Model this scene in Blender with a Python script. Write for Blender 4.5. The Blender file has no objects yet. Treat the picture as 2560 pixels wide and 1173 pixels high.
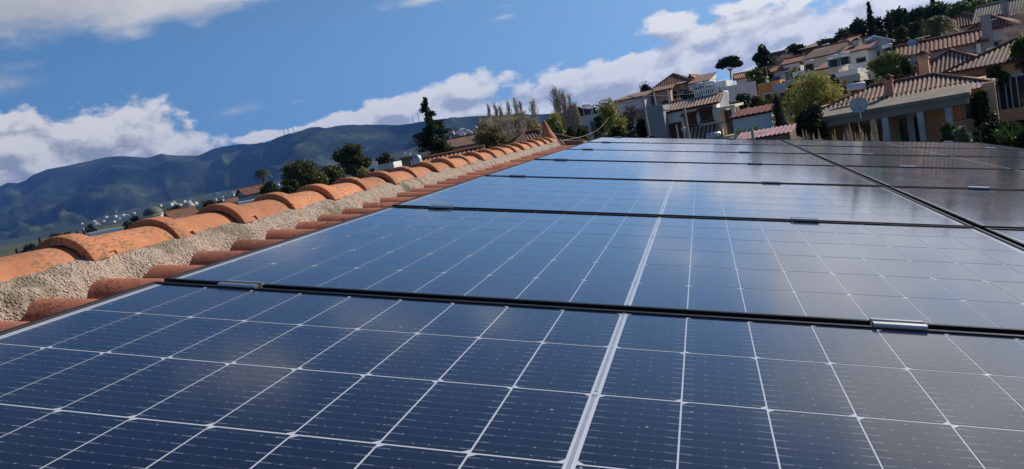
import bpy, bmesh, math, random
import numpy as np
from mathutils import Vector, Matrix, noise
R = math.radians
random.seed(7)
sc = bpy.context.scene
col = sc.collection

# ------------------------------------------------------------------ camera
# array plane frame: X across the modules (down the slope), Y along the ridge, Z normal to the glass
M = Matrix(((0.9747837, 0.22307942, 0.00568416),
            (0.04094638, -0.15376644, -0.98725847),
            (-0.21936302, 0.9625962, -0.15902331)))
CP = Vector((0.104259, -1.302185, 0.330838))
F = 2031.19
TILT = R(11.55)
RW = Matrix(((math.cos(TILT), 0, math.sin(TILT)), (0, 1, 0), (-math.sin(TILT), 0, math.cos(TILT))))
CAM = Vector((0, 0, 9.0))
PLANE = Matrix.Translation(CAM) @ RW.to_4x4() @ Matrix.Translation(-CP)   # plane frame -> world
right = RW @ M[0]; up = -(RW @ M[1]); fwd = RW @ M[2]
cam_d = bpy.data.cameras.new("camera"); cam = bpy.data.objects.new("camera", cam_d); col.objects.link(cam)
cam.matrix_world = Matrix.Translation(CAM) @ Matrix((right, up, -fwd)).transposed().to_4x4()
cam_d.sensor_width = 36; cam_d.lens = 36 * F / 2560
cam_d.clip_start = 0.02; cam_d.clip_end = 60000
sc.camera = cam

def ray(px, py):
    d = right * ((px - 1280) / F) - up * ((py - 586.5) / F) + fwd
    return d.normalized()
def at(px, py, d):                       # the point a horizontal distance d away that this pixel sees
    r = ray(px, py); return CAM + r * (d / math.hypot(r.x, r.y))
def azel(px, py):
    r = ray(px, py); return math.atan2(r.x, r.y), math.asin(r.z)

# ------------------------------------------------------------------ light and sky
SUN_AZ, SUN_EL = R(44), R(32)
sdir = Vector((math.sin(SUN_AZ) * math.cos(SUN_EL), math.cos(SUN_AZ) * math.cos(SUN_EL), math.sin(SUN_EL)))
sl = bpy.data.lights.new("sun", 'SUN'); sl.energy = 4.2; sl.angle = R(0.5); sl.color = (1, .93, .82)
so = bpy.data.objects.new("sun", sl); col.objects.link(so)
so.rotation_euler = (-sdir).to_track_quat('-Z', 'Y').to_euler(); so.location = (0, 0, 60)
sc.view_settings.view_transform = 'Standard'; sc.view_settings.look = 'None'
sc.view_settings.exposure = .2; sc.view_settings.gamma = 1
sc.render.engine = 'CYCLES'
sc.cycles.max_bounces = 6; sc.cycles.volume_bounces = 0
SKY = 0.1

class NT:
    def __init__(s, t): s.t = t; s.n = t.nodes; s.l = t.links
    def node(s, ty, **k):
        n = s.n.new(ty)
        for a, b in k.items():
            if a.startswith('i_'): n.inputs[int(a[2:])].default_value = b
            else: setattr(n, a, b)
        return n
    def link(s, a, b): s.l.new(a, b)
    def put(s, v, sock):
        if isinstance(v, bpy.types.NodeSocket): s.l.new(v, sock)
        else: sock.default_value = v
    def math(s, op, a, b=0.0, c=None, clamp=False):
        n = s.n.new('ShaderNodeMath'); n.operation = op; n.use_clamp = clamp
        s.put(a, n.inputs[0]); s.put(b, n.inputs[1])
        if c is not None: s.put(c, n.inputs[2])
        return n.outputs[0]
    def vmath(s, op, a, b=(0, 0, 0)):
        n = s.n.new('ShaderNodeVectorMath'); n.operation = op
        s.put(a, n.inputs[0]); s.put(b, n.inputs[1])
        return n.outputs['Value'] if op in ('LENGTH', 'DOT_PRODUCT') else n.outputs['Vector']
    def mix(s, f, a, b, mode='MIX'):
        n = s.n.new('ShaderNodeMix'); n.data_type = 'RGBA'; n.blend_type = mode
        s.put(f, n.inputs[0])
        for v, k in ((a, 6), (b, 7)):
            if isinstance(v, (tuple, list)) and len(v) == 3: v = (*v, 1)
            s.put(v, n.inputs[k])
        return n.outputs[2]
    def noise(s, vec, scale, detail=4, rough=.55, dist=0, nd='3D'):
        n = s.n.new('ShaderNodeTexNoise'); n.noise_dimensions = nd; n.inputs['Scale'].default_value = scale
        n.inputs['Detail'].default_value = detail; n.inputs['Roughness'].default_value = rough
        n.inputs['Distortion'].default_value = dist
        if vec is not None: s.l.new(vec, n.inputs['Vector'])
        return n.outputs['Fac']
    def rng(s, v, a, b, c=0.0, d=1.0, smooth=False):
        n = s.n.new('ShaderNodeMapRange'); n.interpolation_type = 'SMOOTHSTEP' if smooth else 'LINEAR'
        s.put(v, n.inputs[0]); s.put(a, n.inputs[1]); s.put(b, n.inputs[2]); s.put(c, n.inputs[3]); s.put(d, n.inputs[4])
        return n.outputs[0]

# clouds: (px, py, half width px, half height px, weight)
CUM = [(60, 400, 190, 100, 1), (250, 345, 190, 78, 1), (400, 370, 150, 70, 1), (30, 300, 60, 14, .6), (150, 440, 330, 75, 1), (505, 375, 60, 25, .5),
       (770, 325, 80, 20, .8), (880, 305, 120, 30, .8), (1020, 270, 130, 42, 1), (1150, 235, 130, 48, 1),
       (1130, 290, 260, 50, 1), (1340, 300, 230, 52, 1), (1420, 195, 90, 24, .6),
       (1550, 195, 200, 62, 1), (1700, 175, 120, 40, .9), (1560, 265, 250, 48, .9), (1700, 65, 95, 40, .8),
       (1850, 75, 200, 62, 1), (1810, 130, 160, 46, .9), (1985, 72, 120, 34, .9), (1860, 15, 120, 24, .8), (2010, 150, 200, 70, .8),
       (2120, 40, 170, 60, .8), (2300, 40, 250, 90, .9), (640, 345, 60, 12, .7), (560, 285, 0, 0, 0)]
STR = [(60, -20, 520, 125, 1.7), (500, -35, 400, 90, 1.5), (330, 85, 90, 30, .55), (500, 62, 60, 34, .5),
       (570, 282, 120, 24, .62), (740, 256, 50, 14, .5), (1060, 0, 150, 20, .6), (1250, 45, 60, 14, .5), (1270, 12, 60, 16, .55),
       (2150, -190, 430, 200, 1.35), (2700, -150, 620, 300, 1.3), (2500, -560, 560, 330, 1.3), (1750, -130, 160, 60, .7), (1250, -330, 170, 50, .75), (-300, -300, 400, 120, .9), (900, -350, 260, 60, .75), (500, -520, 300, 120, .8),
       (3300, 100, 600, 250, 1), (-500, 250, 400, 120, 1)]
w = bpy.data.worlds.new("World"); sc.world = w; w.use_nodes = True
T = NT(w.node_tree); T.n.clear()
sky = T.node('ShaderNodeTexSky', sky_type='NISHITA', sun_disc=False, sun_elevation=SUN_EL, sun_rotation=SUN_AZ,
             altitude=300, air_density=1.0, dust_density=.4, ozone_density=2.5)
def field_group(name, blobs):
    g = bpy.data.node_groups.new(name, 'ShaderNodeTree')
    g.interface.new_socket('v', in_out='INPUT', socket_type='NodeSocketVector')
    g.interface.new_socket('d', in_out='OUTPUT', socket_type='NodeSocketFloat')
    G = NT(g); gi = G.node('NodeGroupInput'); go = G.node('NodeGroupOutput'); cur = None
    for (px, py, rx, ry, wt) in blobs:
        if rx == 0: continue
        a, e = azel(px, py); ra = rx / F; re = ry / F
        k = G.vmath('SUBTRACT', gi.outputs[0], (a, e, 0))
        k = G.vmath('MULTIPLY', k, (1 / ra, 1 / re, 0))
        L = G.vmath('LENGTH', k)
        f = G.math('MULTIPLY_ADD', L, -wt, wt)
        cur = f if cur is None else G.math('SMOOTH_MAX', cur, f, .25)
    G.link(cur, go.inputs[0]); return g
gc = field_group('cumulus_field', CUM); gs = field_group('veil_field', STR)
tc = T.node('ShaderNodeTexCoord')
vd = T.vmath('NORMALIZE', tc.outputs['Generated'])
# look a little above the true direction so the low sky stays a clear pale blue
T.link(T.vmath('NORMALIZE', T.vmath('ADD', T.vmath('MULTIPLY', vd, (1, 1, .85)), (0, 0, .24))), sky.inputs[0])
sep = T.node('ShaderNodeSeparateXYZ'); T.link(vd, sep.inputs[0])
az = T.math('ARCTAN2', sep.outputs[0], sep.outputs[1]); el = T.math('ARCSINE', sep.outputs[2])
cb = T.node('ShaderNodeCombineXYZ'); T.link(az, cb.inputs[0]); T.link(el, cb.inputs[1]); v0 = cb.outputs[0]
def cum_density(v):
    sv = T.vmath('MULTIPLY', v, (1, 1.7, 1))
    big = T.noise(sv, 9, 1, .5, nd='2D'); fine = T.noise(sv, 30, 5, .6, nd='2D')
    vo = T.node('ShaderNodeTexVoronoi', feature='F1', voronoi_dimensions='2D'); vo.inputs['Scale'].default_value = 30
    T.link(sv, vo.inputs['Vector'])
    g = T.node('ShaderNodeGroup'); g.node_tree = gc; T.link(v, g.inputs[0])
    a = T.math('MULTIPLY_ADD', big, .9, g.outputs[0]); a = T.math('MULTIPLY_ADD', fine, 1.1, a)
    a = T.math('MULTIPLY_ADD', vo.outputs['Distance'], -.35, a)
    return T.math('ADD', a, -1.02 + .20)
D0 = cum_density(v0)
D1 = cum_density(T.vmath('ADD', v0, (.006, .014, 0)))
mask_c = T.rng(D0, -.03, .30, smooth=True)
gS = T.node('ShaderNodeGroup'); gS.node_tree = gs; T.link(v0, gS.inputs[0])
sn = T.noise(T.vmath('MULTIPLY', v0, (1, 2.2, 1)), 7, 5, .6, nd='2D')
ds = T.math('MULTIPLY_ADD', sn, 1.5, gS.outputs[0]); ds = T.math('ADD', ds, -.9)
mask_s = T.math('MULTIPLY', T.rng(ds, 0, .75, smooth=True), .93)
puff = T.noise(T.vmath('MULTIPLY', v0, (1, 1.6, 1)), 22, 5, .62, nd='2D'); puff2 = T.noise(T.vmath('ADD', T.vmath('MULTIPLY', v0, (1, 1.6, 1)), (.010, .022, 0)), 22, 5, .62, nd='2D')
lit = T.math('ADD', T.math('MULTIPLY_ADD', T.math('SUBTRACT', puff, puff2), 1.9, T.math('MULTIPLY', T.math('SUBTRACT', D0, D1), 1.6)), T.math('MULTIPLY_ADD', D0, -.34, .66), clamp=True)
side = T.rng(az, -.75, .35)
bright = T.mix(side, (6.2, 6.15, 6.3), (8.8, 8.6, 8.4)); grey = T.mix(side, (2.6, 2.8, 3.4), (4.9, 5.05, 5.5))
ccol = T.mix(T.rng(lit, .0, 1.0, smooth=False), grey, bright)
ncol = T.noise(T.vmath('MULTIPLY', v0, (1, 2, 1)), 12, 3, .5, nd='2D')
scol = T.mix(T.rng(ncol, .3, .7), T.mix(side, (4.0, 4.0, 4.3), (6.2, 6.2, 6.4)), T.mix(side, (5.4, 5.3, 5.4), (8.6, 8.5, 8.4)))
above = T.rng(el, -.02, .01)
skc = T.mix(1.0, sky.outputs[0], T.mix(T.rng(az, -.75, .15), (.66, .96, 1.10), (1.0, 1.12, 1.12)), 'MULTIPLY')
skc = T.mix(T.rng(el, .17, .60), skc, T.mix(1.0, skc, (.50, .54, .66), 'MULTIPLY'))
c = T.mix(T.math('MULTIPLY', mask_s, above), skc, scol)
c = T.mix(T.math('MULTIPLY', mask_c, above), c, ccol)
bg = T.node('ShaderNodeBackground'); bg.inputs[1].default_value = SKY; T.link(c, bg.inputs[0])
wo = T.node('ShaderNodeOutputWorld'); T.link(bg.outputs[0], wo.inputs[0])

# ------------------------------------------------------------------ helpers
def tag(o, label=None, cat=None, group=None, kind=None):
    if label: o['label'] = label
    if cat: o['category'] = cat
    if group: o['group'] = group
    if kind: o['kind'] = kind
    return o
def empty(name, mw, label, cat, group=None):
    o = bpy.data.objects.new(name, None); col.objects.link(o); o.empty_display_size = .2
    o.matrix_world = mw if isinstance(mw, Matrix) else Matrix.Translation(mw)
    return tag(o, label, cat, group)
class MB:
    def __init__(s): s.v = []; s.f = []; s.m = []
    def vert(s, p): s.v.append(tuple(p)); return len(s.v) - 1
    def face(s, ids, m=0): s.f.append(tuple(ids)); s.m.append(m)
    def poly(s, pts, m=0): s.face([s.vert(p) for p in pts], m)
    def box(s, x0, x1, y0, y1, z0, z1, m=0, mat=None, bev=0):
        if bev:
            # chamfer the vertical and top edges a little
            b = bev
            a = [(x0+b,y0),(x1-b,y0),(x1,y0+b),(x1,y1-b),(x1-b,y1),(x0+b,y1),(x0,y1-b),(x0,y0+b)]
            cx, cy = (x0+x1)/2, (y0+y1)/2
            n = 8; base = len(s.v); pts = []
            for z, k in ((z0, 0), (z1-b, 0), (z1, b)):
                for (x, y) in a:
                    pts.append((x - math.copysign(k, x-cx), y - math.copysign(k, y-cy), z))
            for p in pts: s.v.append(tuple(mat @ Vector(p)) if mat else p)
            for r_ in range(2):
                for i in range(n):
                    j = (i+1) % n; s.face((base+r_*n+i, base+r_*n+j, base+(r_+1)*n+j, base+(r_+1)*n+i), m)
            s.face([base+2*n+i for i in range(n)], m); s.face([base+i for i in reversed(range(n))], m); return
        P = [(x0,y0,z0),(x1,y0,z0),(x1,y1,z0),(x0,y1,z0),(x0,y0,z1),(x1,y0,z1),(x1,y1,z1),(x0,y1,z1)]
        b = len(s.v)
        for p in P: s.v.append(tuple(mat @ Vector(p)) if mat else p)
        for f in ((3,2,1,0),(4,5,6,7),(0,1,5,4),(1,2,6,5),(2,3,7,6),(3,0,4,7)): s.face([b+i for i in f], m)
    def grid(s, rows, m=0, closed=False):           # rows: list of equal-length point lists
        b = len(s.v); n = len(rows[0])
        for r_ in rows:
            for p in r_: s.v.append(tuple(p))
        for i in range(len(rows)-1):
            for j in range(n if closed else n-1):
                k = (j+1) % n; s.face((b+i*n+j, b+i*n+k, b+(i+1)*n+k, b+(i+1)*n+j), m)
        return b
    def tube(s, pts, rad, n=8, m=0, cap=True):
        rads = rad if isinstance(rad, (list, tuple)) else [rad]*len(pts)
        pts = [Vector(p) for p in pts]; rows = []
        for i, p in enumerate(pts):
            d = (pts[min(i+1, len(pts)-1)] - pts[max(i-1, 0)])
            if d.length < 1e-9: d = Vector((0, 0, 1))
            d.normalize(); a = d.orthogonal() if abs(d.z) > .99 else d.cross(Vector((0, 0, 1))); a.normalize(); b2 = d.cross(a)
            rows.append([p + (a*math.cos(t*2*math.pi/n) + b2*math.sin(t*2*math.pi/n))*rads[i] for t in range(n)])
        b = s.grid(rows, m, True)
        if cap:
            s.face([b+i for i in range(n)], m); s.face([b+(len(rows)-1)*n+i for i in reversed(range(n))], m)
    def lathe(s, prof, c=(0,0,0), n=16, m=0):
        rows = [[(c[0]+r_*math.cos(2*math.pi*t/n), c[1]+r_*math.sin(2*math.pi*t/n), c[2]+z) for t in range(n)] for r_, z in prof]
        s.grid(rows, m, True)
    def build(s, name, mats, parent=None, smooth=False, recalc=False):
        me = bpy.data.meshes.new(name); me.from_pydata(s.v, [], s.f); me.update()
        if not isinstance(mats, (list, tuple)): mats = [mats]
        for mt in mats: me.materials.append(mt)
        if any(s.m): me.polygons.foreach_set('material_index', s.m)
        if smooth: me.polygons.foreach_set('use_smooth', [True]*len(me.polygons))
        if recalc:
            bm = bmesh.new(); bm.from_mesh(me); bmesh.ops.recalc_face_normals(bm, faces=bm.faces); bm.to_mesh(me); bm.free()
        o = bpy.data.objects.new(name, me); col.objects.link(o)
        if parent: o.parent = parent
        return o
def copy_tree(o, parent=None):
    c_ = o.copy(); col.objects.link(c_); c_.parent = parent
    for ch in o.children:
        copy_tree(ch, c_)
    return c_

# ------------------------------------------------------------------ materials
def objvec(t, coord='Object'):
    tcn = t.node('ShaderNodeTexCoord'); oi = t.node('ShaderNodeObjectInfo')
    r_ = t.node('ShaderNodeCombineXYZ')
    for i, k in enumerate((37.0, 91.0, 53.0)): t.link(t.math('MULTIPLY', oi.outputs['Random'], k), r_.inputs[i])
    return t.vmath('ADD', tcn.outputs[coord], r_.outputs[0])
def mat(name, base, rough=.7, var=.25, scale=3, bump=0, bscale=40, spec=.3, metal=0, dirt=None, dscale=1.2, dirt_lo=.55, coord='Object', transl=0):
    m = bpy.data.materials.new(name); m.use_nodes = True; t = NT(m.node_tree)
    b = m.node_tree.nodes['Principled BSDF']; v = objvec(t, coord)
    n1 = t.noise(v, scale, 5, .6)
    lo = tuple(x*(1-var) for x in base); hi = tuple(min(1, x*(1+var)) for x in base)
    c_ = t.mix(t.rng(n1, .3, .7), lo, hi)
    if dirt:
        n2 = t.noise(v, dscale, 6, .65)
        c_ = t.mix(t.rng(n2, dirt_lo, dirt_lo+.14, smooth=True), c_, dirt)
    t.link(c_, b.inputs['Base Color']); b.inputs['Roughness'].default_value = rough
    b.inputs['Specular IOR Level'].default_value = spec; b.inputs['Metallic'].default_value = metal
    if bump:
        bn = t.node('ShaderNodeBump'); bn.inputs['Strength'].default_value = 1; bn.inputs['Distance'].default_value = bump
        t.link(t.noise(v, bscale, 6, .65), bn.inputs['Height']); t.link(bn.outputs[0], b.inputs['Normal'])
    return m
def leafmat(name, base, var=.45, scale=.8):
    m = bpy.data.materials.new(name); m.use_nodes = True; t = NT(m.node_tree)
    b = m.node_tree.nodes['Principled BSDF']; tcn = t.node('ShaderNodeTexCoord')
    n1 = t.noise(tcn.outputs['Object'], scale, 3, .7); n2 = t.noise(tcn.outputs['Object'], scale*9, 2, .7)
    f = t.math('MULTIPLY_ADD', n1, .6, t.math('MULTIPLY', n2, .4))
    c_ = t.mix(t.rng(f, .35, .65), tuple(x*(1-var) for x in base), tuple(x*(1+var) for x in base))
    t.link(c_, b.inputs['Base Color']); b.inputs['Roughness'].default_value = .6; b.inputs['Specular IOR Level'].default_value = .25
    tr = t.node('ShaderNodeBsdfTranslucent'); t.link(c_, tr.inputs[0])
    ms = t.node('ShaderNodeMixShader'); ms.inputs[0].default_value = .28
    t.link(b.outputs[0], ms.inputs[1]); t.link(tr.outputs[0], ms.inputs[2])
    t.link(ms.outputs[0], m.node_tree.nodes['Material Output'].inputs[0])
    return m

# module laminate: white backsheet and navy cells seen through one sheet of dull glass
def laminate(name, cell):
    m = bpy.data.materials.new(name); m.use_nodes = True; t = NT(m.node_tree)
    b = m.node_tree.nodes['Principled BSDF']; tcn = t.node('ShaderNodeTexCoord'); v = tcn.outputs['Object']
    if cell:
        s_ = t.node('ShaderNodeSeparateXYZ'); t.link(v, s_.inputs[0])
        # thin wires along X every 18 mm of Y; solder pads near the long edges of each half cell
        wy = t.math('PINGPONG', t.math('ADD', s_.outputs[1], 10.0), .00925)
        wire = t.math('LESS_THAN', wy, .0006)
        ax = t.math('SUBTRACT', t.math('ABSOLUTE', s_.outputs[0]), .005)
        fx = t.math('PINGPONG', ax, .04625)                       # distance to the nearest cell edge
        inpad = t.math('MULTIPLY', t.math('LESS_THAN', fx, .0135), t.math('GREATER_THAN', fx, .0012))
        pad = t.math('MULTIPLY', t.math('LESS_THAN', wy, .0009), inpad)
        dotx = t.math('LESS_THAN', t.math('PINGPONG', ax, .0085), .0011)
        dots = t.math('MULTIPLY', t.math('LESS_THAN', wy, .0013), dotx)
        rn = t.noise(v, 60, 2, .5)
        dots = t.math('MULTIPLY', dots, t.rng(rn, .35, .65))
        k = t.math('MAXIMUM', t.math('MULTIPLY', wire, .10), t.math('MAXIMUM', t.math('MULTIPLY', pad, .36), t.math('MULTIPLY', dots, .5)))
        n1 = t.noise(v, 2.5, 3, .5)
        base = t.mix(t.rng(n1, .3, .7), (.004, .006, .019), (.006, .009, .026))
        ij = t.node('ShaderNodeCombineXYZ'); t.link(t.math('FLOOR', t.math('DIVIDE', s_.outputs[0], .0925)), ij.inputs[0]); t.link(t.math('FLOOR', t.math('DIVIDE', s_.outputs[1], .187)), ij.inputs[1])
        wn = t.node('ShaderNodeTexWhiteNoise', noise_dimensions='3D'); t.link(ij.outputs[0], wn.inputs['Vector'])
        base = t.mix(t.rng(wn.outputs['Value'], 0, 1, 0, .5), base, (.008, .009, .017))
        c_ = t.mix(k, base, (.38, .40, .46))
    else:
        c_ = t.mix(t.noise(v, 30, 3), (.52, .54, .60), (.60, .62, .67))
    # sparse dust specks and a thin film of dust
    v = objvec(t)
    sp = t.node('ShaderNodeTexVoronoi'); sp.inputs['Scale'].default_value = 26; t.link(v, sp.inputs['Vector'])
    sel = t.math('MULTIPLY', t.math('LESS_THAN', sp.outputs['Distance'], .045), t.math('GREATER_THAN', t.noise(v, 26, 0), .56))
    c_ = t.mix(t.math('MULTIPLY', sel, .6), c_, (.6, .6, .6))
    film = t.rng(t.noise(v, 1.7, 6, .65), .35, .75, .0, .016)
    so_ = t.node('ShaderNodeSeparateXYZ'); tc2 = t.node('ShaderNodeTexCoord'); t.link(tc2.outputs['Object'], so_.inputs[0])
    edge = t.math('MAXIMUM', t.rng(so_.outputs[0], .79, .85, 0, 1, smooth=True), t.math('MULTIPLY', t.rng(so_.outputs[1], -.535, -.565, 0, 1, smooth=True), .5))
    film = t.math('ADD', film, t.math('MULTIPLY', edge, t.rng(t.noise(v, 14, 5, .7), .35, .7, 0, .07)))
    c_ = t.mix(film, c_, (.55, .52, .48))
    t.link(c_, b.inputs['Base Color'])
    t.link(t.rng(t.noise(v, 5, 5, .6), .3, .7, .07, .17), b.inputs['Roughness'])
    b.inputs['IOR'].default_value = 1.33; b.inputs['Specular IOR Level'].default_value = .5
    b.inputs['Coat Weight'].default_value = 1.0; b.inputs['Coat Roughness'].default_value = .09
    b.inputs['Sheen Weight'].default_value = .20; b.inputs['Sheen Roughness'].default_value = .22; b.inputs['Sheen Tint'].default_value = (.80, .74, .68, 1); b.inputs['Coat IOR'].default_value = 1.25
    return m
M_CELL = laminate('cell_under_glass', True); M_SHEET = laminate('backsheet_under_glass', False)
M_FRAME = mat('black_anodised', (.012, .012, .014), .5, .2, 20, spec=.2)
M_ALU = mat('mill_aluminium', (.46, .46, .48), .42, .08, 30, metal=.9, bump=.0003, bscale=300)
M_RIB = mat('bus_ribbon', (.42, .43, .46), .3, .1, 60, metal=.3)

def terracotta(name, base, lichen=.5, dark=(.13, .105, .07)):
    m = bpy.data.materials.new(name); m.use_nodes = True; t = NT(m.node_tree)
    b = m.node_tree.nodes['Principled BSDF']; v = objvec(t)
    n1 = t.noise(v, 7, 6, .6); n2 = t.noise(v, 60, 4, .7)
    c_ = t.mix(t.rng(n1, .3, .7), tuple(x*.80 for x in base), tuple(x*1.18 for x in base))
    c_ = t.mix(t.rng(n2, .45, .75, 0, .35), c_, tuple(x*.62 for x in base))
    oi_ = t.node('ShaderNodeObjectInfo'); rd = oi_.outputs['Random']
    c_ = t.mix(1.0, c_, t.mix(rd, (.74, .74, .78), (1.10, 1.06, 1.0)), 'MULTIPLY')
    # lichen: blotches of small dark-olive and pale flecks
    big = t.noise(v, 5.5, 3, .55); vv = t.vmath('MULTIPLY', v, (1, .45, 1))
    fl = t.noise(vv, 120, 4, .6)
    mk = t.math('MULTIPLY', t.rng(t.math('ADD', big, t.math('MULTIPLY_ADD', rd, .10, -.05)), lichen, lichen+.12, smooth=True), t.rng(fl, .50, .57, smooth=True))
    c_ = t.mix(t.math('MULTIPLY', mk, .72), c_, dark)
    pale = t.math('MULTIPLY', t.rng(t.noise(v, 9, 3), .52, .64, smooth=True), t.rng(t.noise(v, 110, 3), .55, .62))
    c_ = t.mix(t.math('MULTIPLY', pale, .5), c_, (.42, .36, .24))
    t.link(c_, b.inputs['Base Color']); b.inputs['Roughness'].default_value = .82; b.inputs['Specular IOR Level'].default_value = .25
    bn = t.node('ShaderNodeBump'); bn.inputs['Strength'].default_value = .8; bn.inputs['Distance'].default_value = .0025
    t.link(t.noise(v, 140, 6, .7), bn.inputs['Height']); t.link(bn.outputs[0], b.inputs['Normal'])
    return m
M_TC = terracotta('ridge_terracotta', (.60, .245, .115), .46)
M_TC2 = terracotta('barrel_terracotta', (.43, .16, .095), .50, (.10, .055, .04))
def mortar_mat():
    m = bpy.data.materials.new('pebbly_mortar'); m.use_nodes = True; t = NT(m.node_tree)
    b = m.node_tree.nodes['Principled BSDF']; tcn = t.node('ShaderNodeTexCoord'); v = tcn.outputs['Object']
    vo = t.node('ShaderNodeTexVoronoi'); vo.inputs['Scale'].default_value = 135; t.link(v, vo.inputs['Vector'])
    sc_ = t.node('ShaderNodeSeparateColor'); t.link(vo.outputs['Color'], sc_.inputs[0])
    peb = t.mix(sc_.outputs[0], (.20, .14, .10), (.60, .52, .45))
    peb = t.mix(t.math('GREATER_THAN', sc_.outputs[1], .86), peb, (.95, .92, .88))
    base = t.mix(t.noise(v, 14, 5), (.33, .24, .175), (.48, .36, .27))
    isp = t.math('MULTIPLY', t.rng(vo.outputs['Distance'], .42, .25), t.math('GREATER_THAN', sc_.outputs[2], .35))
    isp = t.math('MULTIPLY', isp, t.rng(t.noise(v, 11, 4, .6), .40, .56, .25, 1.0, smooth=True))
    c_ = t.mix(isp, base, peb)
    mo = t.math('MULTIPLY', t.rng(t.noise(v, 6, 6, .68), .52, .66, smooth=True), .75)
    c_ = t.mix(mo, c_, (.10, .09, .045))
    t.link(c_, b.inputs['Base Color']); b.inputs['Roughness'].default_value = .9
    h = t.math('ADD', t.rng(vo.outputs['Distance'], .6, .0), t.noise(v, 45, 5))
    bn = t.node('ShaderNodeBump'); bn.inputs['Strength'].default_value = 1; bn.inputs['Distance'].default_value = .0055
    t.link(h, bn.inputs['Height']); t.link(bn.outputs[0], b.inputs['Normal'])
    return m
M_MORTAR = mortar_mat()

# ------------------------------------------------------------------ the house the camera stands on
home = empty('tiled_house', PLANE.copy(), 'house underfoot whose orange tiled roof and mortared ridge carry the solar array', 'house')
TZ = RW.transposed()
RIDGE = Vector((-1.484, 0, -.092))
def ridge_tile_mesh():
    mb = MB(); n = 20; rows_o = []; rows_i = []
    secs = [(0, .011, -.55), (.005, .013, -.55), (.058, .012, -.5), (.074, .002, 0), (.15, 0, .15), (.30, 0, .55), (.425, 0, 1)]
    for (y, lip, k) in secs:
        hw = .093 - .008*k + lip; h = .060 - .012*k + lip
        Rr = (hw*hw + h*h) / (2*h); th = math.asin(min(1, hw/Rr)); if_ = h > hw
        o_ = []; i_ = []
        for j in range(n+1):
            a = -th + 2*th*j/n
            o_.append((Rr*math.sin(a), y, Rr*math.cos(a) - (Rr-h)))
            r2 = Rr - .013 - lip*.8
            i_.append((r2*math.sin(a), y, r2*math.cos(a) - (Rr-h)))
        rows_o.append(o_); rows_i.append(i_)
    bo = mb.grid(rows_o); bi = mb.grid([list(r_) for r_ in rows_i]); N = n+1
    for j in range(n):                                              # near and far end faces
        mb.face((bo+j+1, bo+j, bi+j, bi+j+1))
        e = (len(secs)-1)*N; mb.face((bo+e+j, bo+e+j+1, bi+e+j+1, bi+e+j))
    for i in range(len(secs)-1):
        mb.face((bo+i*N, bo+(i+1)*N, bi+(i+1)*N, bi+i*N)); j = N-1
        mb.face((bo+(i+1)*N+j, bo+i*N+j, bi+i*N+j, bi+(i+1)*N+j))
    return mb
RT0, RTP, NR = .440, .351, 20
proto_rt = ridge_tile_mesh().build('ridge_tile', M_TC, home, True, True)
proto_rt.data.set_sharp_from_angle(angle=R(38)) if hasattr(proto_rt.data, 'set_sharp_from_angle') else None
for k in range(-4, NR):
    o = proto_rt if k == -4 else proto_rt.copy()
    if k != -4: col.objects.link(o); o.parent = home
    rj = random.Random(k+50)
    o.matrix_local = (Matrix.Translation(RIDGE + Vector((rj.uniform(-.004, .004), RT0 + RTP*k + rj.uniform(-.006, .006), rj.uniform(-.002, .003)))) @
                      TZ.to_4x4() @ Matrix.Rotation(rj.uniform(-.03, .03), 4, 'Z') @ Matrix.Rotation(rj.uniform(-.03, .03), 4, 'Y') @ Matrix.Rotation(.012, 4, 'X'))
# barrel tiles running down the slope
BP, B0, BR, BZ = .207, .190, .082, -.180
def barrel_mesh():
    mb = MB(); n = 12; x = -1.405
    L = .40; first = True
    while x < 3.05:
        x1 = min(x+L, 3.1)
        rows = []
        for (xx, rr, dz) in ((x, BR*.90, -.004), (x+.01, BR*.90, -.004), (x1-.01, BR, .006), (x1+.03, BR, .006)):
            rows.append([(xx, -rr*math.cos(math.pi*j/n), BZ+dz+rr*math.sin(math.pi*j/n)) for j in range(n+1)])
        rows.append([(x1+.03, -(BR-.013)*math.cos(math.pi*j/n), BZ+.006+(BR-.013)*math.sin(math.pi*j/n)) for j in range(n+1)])
        mb.grid(rows)
        if first: mb.poly([(x, -BR*.9*math.cos(math.pi*j/n), BZ-.004+BR*.9*math.sin(math.pi*j/n)) for j in range(n+1)]); first = False
        x = x1
    return mb
pb = barrel_mesh().build('barrel_tile_row', M_TC2, home, True, True)
if hasattr(pb.data, 'set_sharp_from_angle'): pb.data.set_sharp_from_angle(angle=R(50))
for k in range(-8, 35):
    o = pb if k == -8 else pb.copy()
    if k != -8: col.objects.link(o); o.parent = home
    rj = random.Random(k)
    o.location = (rj.uniform(-.012, .012), B0 + BP*k + rj.uniform(-.005, .005), rj.uniform(-.003, .003)); o.rotation_euler = (rj.uniform(-.02, .02), 0, rj.uniform(-.008, .008))
# pan tiles below the covers
mb = MB(); rows = []
for i in range(43*6+1):
    y = B0 + BP*(-8.5 + i/6); ph = (i/6) % 1
    z = BZ - .02 - .03*math.cos(2*math.pi*(ph))
    rows.append([(-1.43, y, z), (3.1, y, z)])
mb.grid(rows); mb.build('pan_tiles', M_TC2, home, True)
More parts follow.
